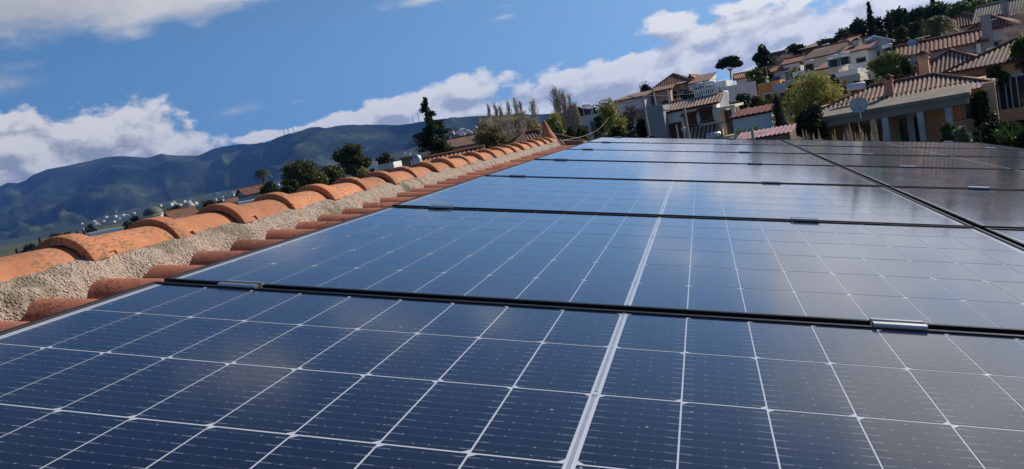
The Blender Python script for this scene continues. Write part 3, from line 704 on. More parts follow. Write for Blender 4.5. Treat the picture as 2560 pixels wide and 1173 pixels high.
def tree(kind, label, px, py, pyb, d, wpx, lm=None, group=None, dens=1.0, name=None, hid=0, seed=None, wm=None, ls=1.0):
    T_ = at(px, py, d); H = (pyb-py)/F*d/.982 + hid; w_ = wpx/F*d/2; seed = seed if seed is not None else int(px*7+py); rj = random.Random(seed)
    base = Vector((T_.x, T_.y, T_.z-H)); GA.append((base.x, base.y, base.z))
    nm = name or {'pine': 'pine_tree', 'round': 'leafy_tree', 'cypress': 'cypress_tree', 'conifer': 'conifer_tree', 'poplar': 'bare_poplar_tree', 'broad': 'leafy_tree', 'bush': 'shrub', 'palm': 'palm_tree', 'bare': 'bare_tree'}[kind]
    root = empty(nm, Matrix.Translation(base) @ Matrix.Rotation(rj.uniform(0, 6.28), 4, 'Z'), label, 'shrub' if kind == 'bush' else 'tree', group)
    tm = MB(); size = d*.0017*ls; vis = min(H, (pyb-py)/F*d); area = wpx*(pyb-py); N = int(max(600, min(12000, area*.95))*dens); lobes = []; bark = wm or M_BARK
    if kind == 'pine':
        th = H*.5; fork = (rj.uniform(-.1, .1)*H, rj.uniform(-.1, .1)*H, th); limb(tm, (0, 0, -.5), fork, .035*H, .022*H, rj, sag=.05)
        k = 7
        for i in range(k):
            a = 6.28*i/k+rj.uniform(-.3, .3); rr = w_*rj.uniform(.35, .7); z = H*rj.uniform(.66, .9)
            limb(tm, fork, (rr*math.cos(a), rr*math.sin(a), z), .016*H, .006*H, rj); lobes.append((rr*math.cos(a), rr*math.sin(a), z, w_*.5, w_*.5, H*.10))
        lobes.append((0, 0, H*.9, w_*.6, w_*.6, H*.09)); lobes.append((0, 0, H*.78, w_*.75, w_*.75, H*.1))
    elif kind in ('round', 'broad', 'bush'):
        z0 = {'round': .3, 'broad': .3, 'bush': .0}[kind]
        fork = (0, 0, H*max(.12, z0-.08)); limb(tm, (0, 0, -.3), fork, .03*H, .02*H, rj)
        k = {'round': 12, 'broad': 16, 'bush': 11}[kind]
        for i in range(k):
            a = 6.28*i/k*2.4+rj.uniform(-.4, .4); q = rj.uniform(.2, .85); z = H*(z0 + (1-z0)*rj.uniform(.12, .84)); e = max(.25, 1-abs((z/H-(z0+.42*(1-z0)))/(1-z0))*1.1); rr = w_*q*.72*e**.5
            s_ = rj.uniform(.34, .52)*w_; lobes.append((rr*math.cos(a), rr*math.sin(a), z, s_, s_, max(s_*.6, H*(1-z0)*rj.uniform(.10, .17))))
            limb(tm, fork, lobes[-1][:3], .012*H, .004*H, rj)
        lobes.append((0, 0, H*.86, w_*.36, w_*.36, H*.11)); lobes.append((0, 0, H*(z0+.5*(1-z0)), w_*.6, w_*.6, H*.25))
    elif kind == 'cypress':
        limb(tm, (0, 0, -.3), (0, 0, H*.9), .02*H, .004*H, rj, sag=.01)
        for i in range(14):
            t_ = i/13; r_ = w_*(1-t_)**.55*(.62+.38*min(1, t_*4)); lobes.append((rj.uniform(-.15, .15)*w_, rj.uniform(-.15, .15)*w_, H*(.06+.88*t_), r_*.85, r_*.85, H*.07))
    elif kind == 'conifer':
        limb(tm, (0, 0, -.3), (0, 0, H*.985), .02*H, .002*H, rj, sag=.005)
        lv = 24
        for i in range(lv):
            t_ = i/(lv-1); z = H*(.10+.87*t_); rr = w_*((1-t_)**.8*.95+.04); nb = 6 if t_ < .8 else 3
            for q in range(nb):
                a = rj.uniform(0, 6.28); r2 = rr*rj.uniform(.45, 1.12); zz = z - r2*.10
                limb(tm, (0, 0, z), (r2*math.cos(a), r2*math.sin(a), zz), .006*H, .002*H, rj, n=3)
                for s_ in (.25, .5, .75, 1.0): lobes.append((r2*s_*math.cos(a), r2*s_*math.sin(a), z-(z-zz)*s_, rr*.24+.10, rr*.24+.10, H*.024))
    elif kind in ('poplar', 'bare'):
        top = (0, 0, H*.97); limb(tm, (0, 0, -.3), top, .014*H, .002*H, rj, sag=.02, n=8)
        nb = int(100*dens) if kind == 'poplar' else int(60*dens); tw = d*.00026
        for i in range(nb):
            t_ = rj.uniform(.16, .9) if kind == 'poplar' else rj.uniform(.2, .8); a = rj.uniform(0, 6.28)
            if kind == 'poplar': L = H*rj.uniform(.14, .32)*(1.2-t_); sp = w_*rj.uniform(.35, 1)*(1.15-t_*.75)
            else: L = H*rj.uniform(.1, .4)*(1.1-t_*.6); sp = w_*rj.uniform(.4, 1)
            p0 = Vector((0, 0, H*t_)); p1 = p0 + Vector((sp*math.cos(a), sp*math.sin(a), L)); pts_ = limb(tm, p0, p1, max(tw*1.3, .004*H), tw*.6, rj, n=4, sag=.12, sides=3)
            for q in range(4 if kind == 'poplar' else 6):
                s0 = pts_[rj.randrange(1, 4)]; s1 = s0 + Vector((rj.uniform(-.5, .5)*sp, rj.uniform(-.5, .5)*sp, L*rj.uniform(.3, .7) if kind == 'poplar' else L*rj.uniform(-.1, .6))); limb(tm, s0, s1, tw*.8, tw*.4, rj, n=2, sag=.1, sides=3)
        bark = wm or M_TWIG
        if lm:
            for i in range(8): t_ = rj.uniform(.15, .6); a = rj.uniform(0, 6.28); lobes.append((w_*.5*math.cos(a), w_*.5*math.sin(a), H*t_, w_*.5, w_*.5, H*.12))
            N = int(N*.35)
    elif kind == 'palm':
        th = H*.80; mbp = limb(tm, (0, 0, -.3), (.04*H, 0, th), .030*H, .024*H, rj, sides=8, n=8, sag=.02)
        tm.build('trunk', M_PALMT, root); fm = MB()
        for i in range(int(54*dens)):
            a = rj.uniform(0, 6.28); el_ = rj.uniform(-.5, 1.35); L = w_*rj.uniform(.9, 1.15); prev = None; c0 = Vector((.04*H, 0, th+.02*H)); pts_ = []
            for q in range(8):
                t_ = q/7; pts_.append(c0 + Vector((math.cos(a)*math.cos(el_*(1-t_*.3)), math.sin(a)*math.cos(el_*(1-t_*.3)), math.sin(el_)-t_*t_*.75*(1 if el_ > 0 else .4)))*L*t_)
            side = Vector((-math.sin(a), math.cos(a), 0))
            for q in range(1, 7):
                for s_ in (-1, 1):
                    for u_ in (0, .5):
                        p = pts_[q].lerp(pts_[q+1], u_); dn = (pts_[q+1]-pts_[q]).normalized(); ll = L*.26*(1-abs(q/7-.45))
                        tip = p + (side*s_*.8 + dn*.7 - Vector((0, 0, .35)))*ll; wd = dn*L*.028; fm.poly([p-wd, tip, p+wd])
            fm.tube(pts_, [L*.012]*8, 3, cap=False)
        fm.build('crown', lm or L_PALM, root); return root
    tm.build('trunk' if kind != 'bush' else 'stem', bark, root)
    if lobes: leaves('crown' if kind != 'bush' else 'foliage', lobes, N, size, lm or L_GRN, root, seed, vert=(kind in ('cypress',)))
    return root

# ------------------------------------------------------------------ left of the ridge
house('low white flat-roofed house among dark trees above the nearest ridge tiles', 232, 300, 574, 260, 9, 7, 8, 'flat', wall=W_WHITE, wins=[(.3, 1, 1.4, 1.2, 'dark')])
def church(label, px, py_top, py_base, d, rw, dome, drum, cross_h, lit_ct):
    T_ = at(px, py_top, d); H = (py_base-py_top)/F*d + 6; rt = empty('church', frame_matrix(T_, H), label, 'church'); GA.append((T_.x, T_.y, T_.z-H)); r_ = rw/F*d/2
    z1 = H - r_*.95; mb = MB(); mb.lathe([(r_, 0), (r_, z1-.25)], n=8); mb.build('drum', drum, rt)
    for q in range(8):
        a = math.pi/8+q*math.pi/4; w2 = MB(); mt = Matrix.Rotation(a, 4, 'Z') @ Matrix.Translation((0, -r_*.93, 0)); w2.box(-r_*.12, r_*.12, -.06, .02, z1-r_*1.05, z1-r_*.35, mat=mt); w2.build('window', M_DARK, rt)
    c_ = MB(); c_.lathe([(r_*1.08, z1-.25), (r_*1.12, z1-.1), (r_*1.12, z1), (r_*1.0, z1+.02)], n=8); c_.build('cornice', W_CREAM, rt)
    dm = MB(); dm.lathe([(r_*1.02*math.cos(t_), z1+r_*.88*math.sin(t_)) for t_ in [i*math.pi/2/8 for i in range(9)]], n=20); o = dm.build('dome', dome, rt, True)
    cr = MB(); ch = cross_h/F*d; z2 = z1+r_*.88; cr.box(-.08*ch, .08*ch, -.06, .06, z2-.1, z2+ch); cr.box(-.3*ch, .3*ch, -.055, .055, z2+ch*.55, z2+ch*.7); cr.build('cross', M_WPLAST, rt)
    ext = MB(); ext.box(r_*.8, r_*2.6, -r_*.6, r_*2, -1, z1-r_*.55); ext.build('nave_wall', lit_ct, rt)
    return rt
M_COPPER = mat('green_copper', (.10, .13, .10), .7, .2, 1); M_LEAD = mat('lead_dome', (.38, .38, .40), .55, .15, 1)
church('cream church with low green dome and cross behind the second ridge tile', 378, 515, 545, 240, 44, M_COPPER, W_CREAM, 10, W_CREAM)
church('brick church tower with grey lead dome and white cross, left of the white-walled house', 471, 504, 532, 200, 20, M_LEAD, W_PINK, 7, W_PINK)
house('steep red-roofed house in front of the brick church tower', 443, 497, 549, 150, 8, 6, 20, 'gable', 2.0, W_PINK, R_RED)
house('white-walled low house with brown roof right of the brick church tower', 570, 622, 505, 130, 7, 6, -12, 'gable', .8, W_WHITE, R_BROWN, wins=[(.35, .9, .7, .8, 'dark'), (.7, .9, .7, .8, 'dark')])
house('red-roofed house below the palm tree', 619, 662, 483, 120, 6, 5, 15, 'gable', 1.0, W_LILAC, R_RED)
house('small white outbuilding roof just above the ridge tiles, left of the dark shrubs', 598, 634, 503, 70, 6, 4, 0, 'flat', wall=W_WHITE, parapet=.2)
tree('palm', 'palm tree standing alone against the blue mountain', 650, 409, 480, 150, 42, group=None, hid=4)
tree('broad', 'tall dark pine with bare leaning trunk left of the white buildings', 870, 356, 452, 110, 100, L_PINE, hid=1, dens=1.4, name='pine_tree')
tree('broad', 'broad olive-green pine below and left of the tall dark pine', 752, 405, 482, 100, 150, L_PINE, hid=2, dens=1.2, name='pine_tree')
tree('broad', 'rounded green pine touching the foot of the tall dark pine', 820, 412, 474, 104, 96, L_PINE, hid=2, name='pine_tree')
tree('broad', 'small green pine just right of the tall dark pine trunk', 893, 406, 455, 112, 44, L_PINE, hid=2, name='pine_tree')
tree('bush', 'dark shrub mass below the palm tree, left clump', 672, 452, 495, 82, 60, L_DKG, hid=1); tree('bush', 'dark shrub mass between palm tree and green pine', 712, 447, 490, 80, 76, L_DKG, hid=1)
tree('round', 'dark rounded tree above the white cube houses', 962, 378, 424, 130, 56, L_PINED, hid=3)
house('white cube house left of the pair below the dark rounded tree', 912, 942, 407, 120, 6, 5, 10, 'flat', wall=W_WHITE, wins=[(.5, .9, .6, .8, 'dark')])
house('white cube house right of the pair below the dark rounded tree', 946, 982, 409, 112, 6, 5, -14, 'flat', wall=W_WHITE, wins=[(.3, .9, .6, .8, 'dark'), (.7, .9, .6, .8, 'dark')])
for i, (a, b_, c_, w_, lb) in enumerate([(905, 415, 440, 46, 'grey-green shrub left in front of the white cube houses'), (985, 424, 445, 40, 'grey-green shrub right in front of the white cube houses'), (940, 425, 445, 44, 'low shrub in the middle in front of the white cube houses')]):
    tree('bush', lb, a, b_, c_, 95, w_, L_OLIVE, hid=2)
# brown chimney block with a steel water cylinder beside it
C = at(1022, 384, 34); rt = empty('chimney_stack', frame_matrix(C, 3.2), 'brown rooftop chimney stack left of the dark conifer', 'chimney'); GA.append((C.x, C.y, C.z-8))
add(rt, 'stack', W_BROWN, lambda m: (m.box(-.36, .12, 0, .5, -1, 3.0, bev=.01), m.box(-.42, .18, -.05, .55, 3.002, 3.09))); add(rt, 'flue', M_STEEL, lambda m: (m.tube([(-.2, .2, 3.08), (-.2, .2, 3.3)], .07), m.tube([(0, .2, 3.08), (0, .2, 3.24)], .07)))
add(rt, 'pipe', M_STEEL, lambda m: [m.tube([(x_, -.06, -1), (x_, -.06, 2.9)], .025) for x_ in (-.25, -.12, .02)])
C = at(1040, 385, 33.5); rt = empty('water_tank', frame_matrix(C, 1.1), 'grey steel water cylinder right of the brown chimney stack', 'water tank')
add(rt, 'tank', M_STEEL, lambda m: m.lathe([(0, .0), (.17, .02), (.19, .08), (.19, .9), (.15, 1.02), (0, 1.08)], n=16), True); add(rt, 'stand', M_STEEL, lambda m: [m.box(x_-.02, x_+.02, y_-.02, y_+.02, -2.2, .03) for x_ in (-.13, .13) for y_ in (-.13, .13)])
tree('conifer', 'tall dark tiered conifer rising above the ridge against the sky', 1060, 241, 398, 70, 190, L_PINED, hid=5, dens=1.5)
tree('bush', 'dark bushy growth at the right foot of the tall conifer', 1108, 363, 400, 72, 66, L_DKG, hid=2)
house('long white house with brown roof right of the tall conifer', 1112, 1216, 364, 78, 6, 7, -10, 'gable', .9, W_WHITE, R_BROWN, wins=[(.33, .8, 1.0, .9, 'win'), (.7, .8, 1.0, .9, 'win')])
house('red-tiled gable roof with pale verge just behind the ridge tiles', 1046, 1184, 412, 36, 5, 3.2, -14, 'gable', .40, W_CREAM, R_ORG, over=.25, pitch=.2, amp=.05)
G1 = 'yellow-green trees behind the ridge'
tree('broad', 'yellow-green leafy tree left of the group behind the ridge', 1228, 284, 384, 55, 140, L_OLIVE, hid=2, dens=.9, ls=.85)
tree('broad', 'yellow-green leafy tree right of the group behind the ridge', 1296, 282, 378, 52, 128, L_OLIVE, hid=2, dens=.9, ls=.85)
tree('broad', 'dusky olive tree low in front of the yellow-green group', 1222, 318, 392, 42, 110, leafmat('dusky_olive', (.17, .145, .07)), hid=1, dens=.9)
for i, (a, b_, c_, w_) in enumerate([(1218, 258, 350, 24), (1234, 252, 350, 28), (1248, 260, 350, 24), (1266, 244, 345, 28), (1284, 238, 345, 34), (1298, 246, 345, 26), (1328, 244, 350, 44)]):
    tree('poplar', ['leftmost thin bare poplar above the yellow-green trees', 'second thin bare poplar from the left above the yellow-green trees', 'third thin bare poplar from the left above the yellow-green trees', 'bare poplar just left of the tallest above the yellow-green trees', 'tallest thin bare poplar above the yellow-green trees', 'bare poplar just right of the tallest above the yellow-green trees', 'bare vase-shaped poplar alone right of the yellow-green trees'][i], a, b_, c_, 62, w_, None, 'bare poplars behind the ridge', hid=2)
for i, (a, b_, c_, w_) in enumerate([(1384, 211, 335, 60), (1404, 224, 335, 44), (1420, 234, 335, 34), (1434, 254, 335, 34)]):
    tree('poplar', ['tallest leftmost of the four big bare poplars', 'second from left of the four big bare poplars', 'third from left of the four big bare poplars', 'shortest rightmost of the four big bare poplars'][i], a, b_, c_, 66, w_, None, 'big bare poplars left of the white house', hid=2, dens=1.7)
for i, (a, b_, c_, w_, dd) in enumerate([(1222, 280, 384, 86, 50), (1262, 272, 382, 90, 49), (1302, 270, 378, 80, 48)]):
    tree('poplar', ['wispy twig tree with sparse yellow leaves, left of the ridge group', 'wispy twig tree with sparse yellow leaves, middle of the ridge group', 'wispy twig tree with sparse yellow leaves, right of the ridge group'][i], a, b_, c_, dd, w_, L_YEL, 'yellow-green trees behind the ridge', hid=1.5, dens=1.0, name='budding_tree', ls=.8)
tree('broad', 'yellow-green shrub tree left of the big bare poplars', 1380, 282, 338, 58, 62, L_YEL, hid=2, dens=.7)
tree('bush', 'dark green conifer bush behind the clay finial', 1392, 305, 345, 44, 50, L_GRN, hid=2); tree('bush', 'dark green conifer bush right of the clay finial', 1424, 306, 346, 42, 46, L_DKG, hid=2)
house('neighbouring hip roof of brown tiles just beyond the ridge end', 1262, 1446, 376, 38, 4, 3.0, 14, 'hip', .9, W_BROWN, R_BROWN, over=.25, pitch=.15, amp=.03)
C = at(1352, 322, 37); rt = empty('roof_vent', frame_matrix(C, .5), 'small white chimney pot on the brown hip roof', 'roof vent'); add(rt, 'pot', M_WPLAST, lambda m: m.lathe([(.05, -.1), (.05, .3), (.08, .31), (.08, .36), (0, .40)], n=10))
# ------------------------------------------------------------------ ahead and to the right
house('white flat-roofed house with two dark windows right of the bare poplars', 1434, 1506, 288, 80, 6.5, 6, -14, 'flat', wall=W_LILAC, wins=[(.28, 1.0, .8, 1.0, 'dark'), (.70, .7, 1.0, 1.1, 'dark')])
house('lilac-white plain house behind the yellow-green tree, left of the dark pine', 1534, 1604, 248, 88, 7, 7, -18, 'shed', .6, W_LILAC, R_BROWN, wins=[(.85, 1.4, .9, 1.4, 'dark')])
tree('broad', 'tall yellow-green tree in front of the lilac-white house', 1516, 238, 346, 60, 84, L_YEL, hid=2, dens=.55, ls=.85)
tree('round', 'dark round pine right of the lilac-white house', 1614, 204, 262, 96, 44, L_PINED, hid=4, name='pine_tree')
tree('round', 'dark tree behind the white flat-roofed house, left', 1448, 262, 296, 100, 40, L_DKG, hid=4); tree('round', 'dark tree behind the white flat-roofed house, right', 1480, 258, 290, 98, 46, L_DKG, hid=4)
tree('bare', 'reddish bare tree in front of the lilac-white house', 1575, 262, 318, 72, 60, None, dens=1.2, wm=mat('reddish_bark', (.20, .13, .11), .9))
for i, (a, b_, c_, w_, dd) in enumerate([(1450, 312, 350, 60, 48), (1490, 318, 350, 60, 47), (1535, 308, 350, 66, 50), (1572, 300, 350, 60, 52), (1600, 290, 350, 52, 54), (1585, 330, 352, 44, 40)]):
    tree('bush', ['leftmost dark bush of the hedge beyond the array corner', 'second dark bush of the hedge beyond the array corner', 'middle dark bush of the hedge beyond the array corner', 'fourth dark bush of the hedge beyond the array corner', 'tall dark bush beside the grey side wall', 'small low dark bush in front of the grey side wall'][i], a, b_, c_, dd, w_, L_DKG, 'dark bushes of the hedge', hid=1.5)
# main house with two brown-orange roofs
root, W, h, dp = house('two-storey house with striped orange roof and brown shutters beyond the array', 1640, 1784, 272, 50, 7.5, 1.6, -10, 'shed', .5, W_WHITE, R_OLD, over=.25, pitch=.2, amp=.05,
    wins=[(.27, .75, .95, 1.05, 'shutter'), (.56, .42, .62, .62, 'shutter'), (.82, .30, .62, .62, 'shutter')])
add(root, 'rear_wall', W_GREY, lambda m: m.box(-W/2-1.0, W/2, 1.6+.02, 6, -2.5, h+.55))
for fx, zz in ((.56, .34), (.82, .22)): add(root, 'window_canopy', R_RED, lambda m: m.poly([((fx-.5)*W-.5, -.35, h-zz-.06), ((fx-.5)*W+.5, -.35, h-zz-.06), ((fx-.5)*W+.42, 0, h-zz+.10), ((fx-.5)*W-.42, 0, h-zz+.10)]) or m.box((fx-.5)*W-.5, (fx-.5)*W+.5, -.35, -.30, h-zz-.10, h-zz-.062))
def lowroof(m):
    corr(m, Vector((-W*.02, -1.9, h-1.95)), Vector((1, 0, 0)), Vector((0, 1.9, .75)).normalized(), W*.52, lambda u: 2.0, .24, .06)
    m.box(-W*.02, W*.50, -1.9, -1.85, h-2.08, h-1.96)
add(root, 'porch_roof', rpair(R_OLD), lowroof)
def porch(m):
    for fx in (.02, .17, .33, .48): m.box(W*fx-.1, W*fx+.1, -1.8, -1.6, -1, h-2.05)
add(root, 'porch_post', W_CREAM, porch)
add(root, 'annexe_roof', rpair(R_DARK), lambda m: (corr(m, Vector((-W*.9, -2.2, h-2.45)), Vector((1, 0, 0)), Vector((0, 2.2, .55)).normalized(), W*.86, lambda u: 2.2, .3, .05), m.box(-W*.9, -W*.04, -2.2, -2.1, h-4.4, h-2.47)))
def tower(m):
    for z in (h-.3, h-2.0, h-3.7): m.box(W/2+.02, W/2+1.1, -.5, 4, z-.14, z)
    for x_ in (W/2+.08, W/2+.95):
        for y_ in (-.35, 1.6): m.box(x_-.1, x_+.1, y_-.1, y_+.1, -1, h-.32)
add(root, 'balcony_frame', W_CREAM, tower); [add(root, 'balcony_railing', M_RAIL, lambda m: railing(m, W/2+.05, W/2+1.05, -.45, z, .8)) for z in (h-2.0, h-3.7)]
[add(root, 'glass_door', M_GLASS, lambda m: m.box(W/2+.25, W/2+.75, .9, .95, z+.02, z+1.45)) for z in (h-2.0, h-3.7)]
def junk(m):
    rj = random.Random(4)
    for i in range(12): x_ = W*(.10+.42*i/12); m.box(x_-.02, x_+.02, 2.0, 2.04, h+.3, h+1.0+rj.uniform(0, .5))
    m.box(W*.12, W*.55, 1.98, 2.02, h+.85, h+.98)
add(root, 'roof_railing', M_WPLAST, junk)
root2, W2, h2, _ = house('grey-lilac side building attached left of the two-storey house', 1612, 1654, 268, 49, 7, 6, -10, 'flat', wall=W_GREY, parapet=.2)
C = at(1782, 331, 41); rt = empty('boiler_tank', frame_matrix(C, .3), 'grey horizontal steel tank at the foot of the two-storey house', 'water tank'); GA.append((C.x, C.y, C.z-2.5))
add(rt, 'tank', M_STEEL, lambda m: m.tube([(-.36, 0, .12), (-.33, 0, .12), (.33, 0, .12), (.36, 0, .12)], [.06, .17, .17, .06], 14), True); add(rt, 'stand', M_RAIL, lambda m: (m.box(-.25, -.2, -.12, .12, -1.5, 0), m.box(.2, .25, -.12, .12, -1.5, 0)))
def pole(label, px, pt, pb, d, r_=.06, hid=1.5, arm=None, lamp=False):
    T_ = at(px, pt, d); H = (pb-pt)/F*d/.98 + hid; rt = empty('utility_pole', frame_matrix(T_, H), label, 'pole', 'poles beyond the array'); GA.append((T_.x, T_.y, T_.z-H))
    add(rt, 'pole', M_POLE, lambda m: m.tube([(0, 0, -1), (0, 0, H)], [r_*1.2, r_], 8))
    if arm: add(rt, 'arm', M_POLE, lambda m: m.tube([(0, 0, H-.2), (arm, 0, H+.1)], .03, 6))
    if lamp: add(rt, 'lamp', M_WPLAST, lambda m: m.lathe([(0, .14), (.07, .12), (.12, .04), (.10, -.02), (0, -.04)], (-.18, 0, H-1.0), 10), True)
pole('pale pole with small lamp in front of the two-storey house', 1710, 268, 345, 38, .05, lamp=True); pole('pale pole at the left edge of the grey side building', 1606, 238, 320, 47, .06, arm=-.8)
pole('pole behind the grey side building, left of the ochre house', 1632, 222, 262, 60, .07); pole('pole standing in front of the ochre house', 1668, 226, 256, 58, .06)
pole('slim pole between yellow-green tree and lilac-white house', 1540, 250, 300, 62, .06); pole('short pale post before the dark red lower roof, left', 1690, 312, 345, 34, .03); pole('short pale post before the dark red lower roof, right', 1705, 307, 345, 33, .03)
pole('thin flue pipe pole above the white houses, left of the lone pine', 1774, 192, 215, 100, .14); pole('pale flue pipe pole just right of the lone pine', 1841, 184, 198, 112, .14)
pole('flue pole standing on the white houses beneath the lone pine', 1809, 203, 236, 88, .12)
# wire hanging across the dark hedge
mb = MB(); a = at(1405, 352, 18); b_ = at(1522, 294, 46); n = 24
mb.tube([a.lerp(b_, i/n) - Vector((0, 0, .25*math.sin(math.pi*i/n))) for i in range(n+1)], .005, 5); tag(mb.build('overhead_cable', mat('cable_cover', (.45, .40, .30), .7)), 'pale cable sagging across the dark hedge beyond the ridge', 'cable')
# ochre house and white houses on the slope
rt, W, h, dp = house('ochre house with brown hip roof below the clouds, left of the white houses', 1640, 1722, 214, 95, 7, 6, -8, 'hip', 1.3, W_OCHRE, R_RED, wins=[(.45, .6, 1.0, 1.3, 'win'), (.78, .6, 1.0, 1.3, 'win'), (.2, 2.4, .8, 1.1, 'win')])
house('cream gable-ended annexe right of the ochre house', 1716, 1742, 208, 96, 6, 5, -10, 'gabley', .9, W_CREAM, R_ORG)
house('low ochre wing left of the ochre house', 1634, 1672, 226, 90, 6, 4, -5, 'shed', .5, W_PINK, R_BROWN, wins=[(.6, 1.1, .7, .9, 'win')])
house('white house with sloping parapet left of the dark flue pole', 1722, 1768, 206, 92, 6, 6, -10, 'shed', .9, W_WHITE, R_BROWN, over=.1)
house('white flat house between the flue pole and the lone pine', 1764, 1812, 206, 90, 6, 5, -8, 'flat', wall=W_WHITE, wins=[(.8, .7, .8, 1.2, 'dark')])
house('long blank white wall house below the lone pine', 1808, 1884, 211, 86, 6, 5, 6, 'flat', wall=W_WHITE, parapet=.15)
house('pale low house with solar heaters behind the two-storey house roof', 1700, 1765, 226, 76, 5, 4, -8, 'flat', wall=W_LILAC, parapet=.3)
tree('pine', 'lone umbrella pine with forked trunk standing against the sky', 1822, 142, 200, 118, 58, L_PINED, hid=.5, dens=2.0)
house('long house with orange-red roof under the ridge line, right of the lone pine', 1850, 1956, 186, 100, 5, 4, 4, 'gable', .6, W_LILAC, R_ORG, wins=[(.25, .6, 1.2, 1.2, 'dark'), (.5, .6, 1.2, 1.2, 'dark'), (.75, .6, 1.2, 1.2, 'dark')])
tree('round', 'dark pine left of the brown house on the skyline', 1902, 109, 168, 125, 50, L_PINED, hid=2, name='pine_tree')
tree('round', 'wide dark low tree between the two brown skyline houses', 1982, 106, 134, 130, 60, L_PINED, hid=3)
house('brown flat house on the skyline left of the wide low tree', 1924, 1960, 129, 128, 6, 6, -20, 'flat', wall=W_BROWN, parapet=.3)
house('brown house on the skyline right of the wide low tree', 2006, 2050, 119, 126, 6, 6, -20, 'shed', .8, W_BROWN, R_BROWN)
tree('bare', 'reddish bare tree left of the cream gable house', 1960, 134, 186, 105, 62, L_RED, dens=1.6); tree('bare', 'reddish bare tree right below the wide low skyline tree', 1990, 138, 186, 104, 56, L_RED, dens=1.6)
house('cream gable house on the slope right of the reddish bare trees', 2018, 2076, 142, 98, 6, 7, -26, 'gable', 1.1, W_CREAM, R_BROWN)
house('orange house with white arched window left of the dark cypress', 1897, 1945, 205, 78, 6, 5, -6, 'flat', wall=W_ORANGE, parapet=.25, wins=[(.42, 1.0, .7, 1.3, 'win')])
house('long white terrace house with flat roof above the green tree', 1940, 2064, 198, 76, 6, 5, 2, 'flat', wall=W_LILAC, parapet=.3, wins=[(.28, .9, 1.6, 1.6, 'shutter'), (.52, .9, 1.0, 1.2, 'dark')])
house('white flat house under the satellite heaters, right of the terrace house', 2060, 2134, 180, 78, 6.5, 5, -14, 'flat', wall=W_WHITE, parapet=.35, wins=[(.35, 1.0, 1.0, 1.2, 'dark'), (.75, 1.0, 1.0, 1.2, 'dark')])
house('white house with lean-to roof left of the pale blue gable house', 2112, 2162, 128, 94, 6, 6, -20, 'gable', .8, W_WHITE, R_RED, wins=[(.7, .8, .9, 1.2, 'dark')], chim=[(.3, .4, .6, .9)])
house('pale blue-white gable house below the dark cypresses', 2154, 2226, 110, 96, 6, 6, 10, 'gabley', .8, W_BLUE, W_WHITE, over=.1, wins=[(.45, .8, .8, 1.2, 'dark')])
house('white lower house in front of the pale blue gable house', 2128, 2200, 154, 84, 6, 5, -8, 'flat', wall=W_WHITE, parapet=.35, wins=[(.25, .8, .9, 1.2, 'dark'), (.6, .8, 1.2, 1.6, 'dark')])
house('cream block in front of the terrace houses, left of the citrus tree', 2084, 2142, 190, 70, 6, 4, -6, 'flat', wall=W_CREAM, parapet=.2, wins=[(.3, .7, .9, 1.2, 'dark')])
def heater(label, px, py, d, w_=.95, yaw=0, coll=True):
    C = at(px, py, d); rt = empty('solar_water_heater', frame_matrix(C, .5, yaw), label, 'water heater', 'rooftop solar water heaters')
    add(rt, 'tank', M_WPLAST, lambda m: m.tube([(-w_/2, .1, .62), (-w_/2+.05, .1, .62), (w_/2-.05, .1, .62), (w_/2, .1, .62)], [.08, .18, .18, .08], 12), True)
    coll and add(rt, 'collector', M_GLASS, lambda m: m.box(-w_/2, w_/2, 0, .06, -.3, .5, mat=Matrix.Rotation(R(-35), 4, 'X'))); add(rt, 'stand', M_STEEL, lambda m: [m.box(x_-.02, x_+.02, y_-.02, y_+.02, -1.2, .5) for x_ in (-w_*.4, w_*.4) for y_ in (-.3, .35)])
for i, (a, b_, dd, lb) in enumerate([(1433, 272, 84, 'white water heater left on the white flat-roofed house'), (1466, 268, 84, 'white water heater right on the white flat-roofed house'), (1745, 216, 74, 'water heater left on the pale low house'), (1772, 212, 74, 'water heater right on the pale low house'),
    (2022, 158, 88, 'white water heater in front of the cream gable house'), (2082, 146, 80, 'left white cylinder heater above the cream block'), (2110, 140, 80, 'right white cylinder heater above the cream block'), (2218, 118, 88, 'white cylinder heater beside the pale blue gable house'), (2064, 116, 110, 'small water heater on the brown skyline roof'), (2418, 44, 92, 'water heater on the roof at the top right beside the forest')]):
    heater(lb, a, b_, dd)
# red sheet roof over a low white wall, pink corrugated roof, earth bank
house('low white-walled shed with dark red sheet roof beside the dark cypress', 1834, 1922, 286, 46, 4, 2.2, -10, 'shed', .30, W_WHITE, R_DARK, over=.15, pitch=.3, amp=.04)
house('pink corrugated roof low beyond the array edge', 1842, 1966, 343, 30, 3, 1.0, -14, 'shed', .20, W_BROWN, R_PINK, over=.05, pitch=.16, amp=.035)
pole('rusty flue pipe through the pink corrugated roof', 1879, 318, 340, 29.5, .05, hid=.5)
for i, (a, b_, c_, w_, dd, lm) in enumerate([(1850, 318, 345, 50, 36, L_LIME), (1884, 312, 345, 50, 37, L_LIME), (1848, 232, 282, 60, 62, L_DKG), (1884, 238, 284, 50, 60, L_DKG), (1905, 246, 290, 40, 58, L_GRN)]):
    tree('bush', ['lime-green hedge bush left of the rusty flue pipe', 'lime-green hedge bush behind the pink roof', 'dark scrub on the earth bank, left', 'dark scrub on the earth bank, middle', 'green scrub on the earth bank beside the orange house'][i], a, b_, c_, dd, w_, lm, 'bushes above the pink roof', hid=1)
tree('cypress', 'dark broad cypress right of the red sheet roof', 1936, 218, 330, 44, 68, L_CYP, hid=2, dens=1.2)
tree('broad', 'big pale yellow-green tree left of the ochre porch house', 2036, 178, 345, 52, 190, L_YEL, hid=1, dens=.9)
tree('broad', 'dark lower tree in front of the pale yellow-green tree', 2014, 262, 352, 44, 90, L_DKG, hid=1, dens=1.0)
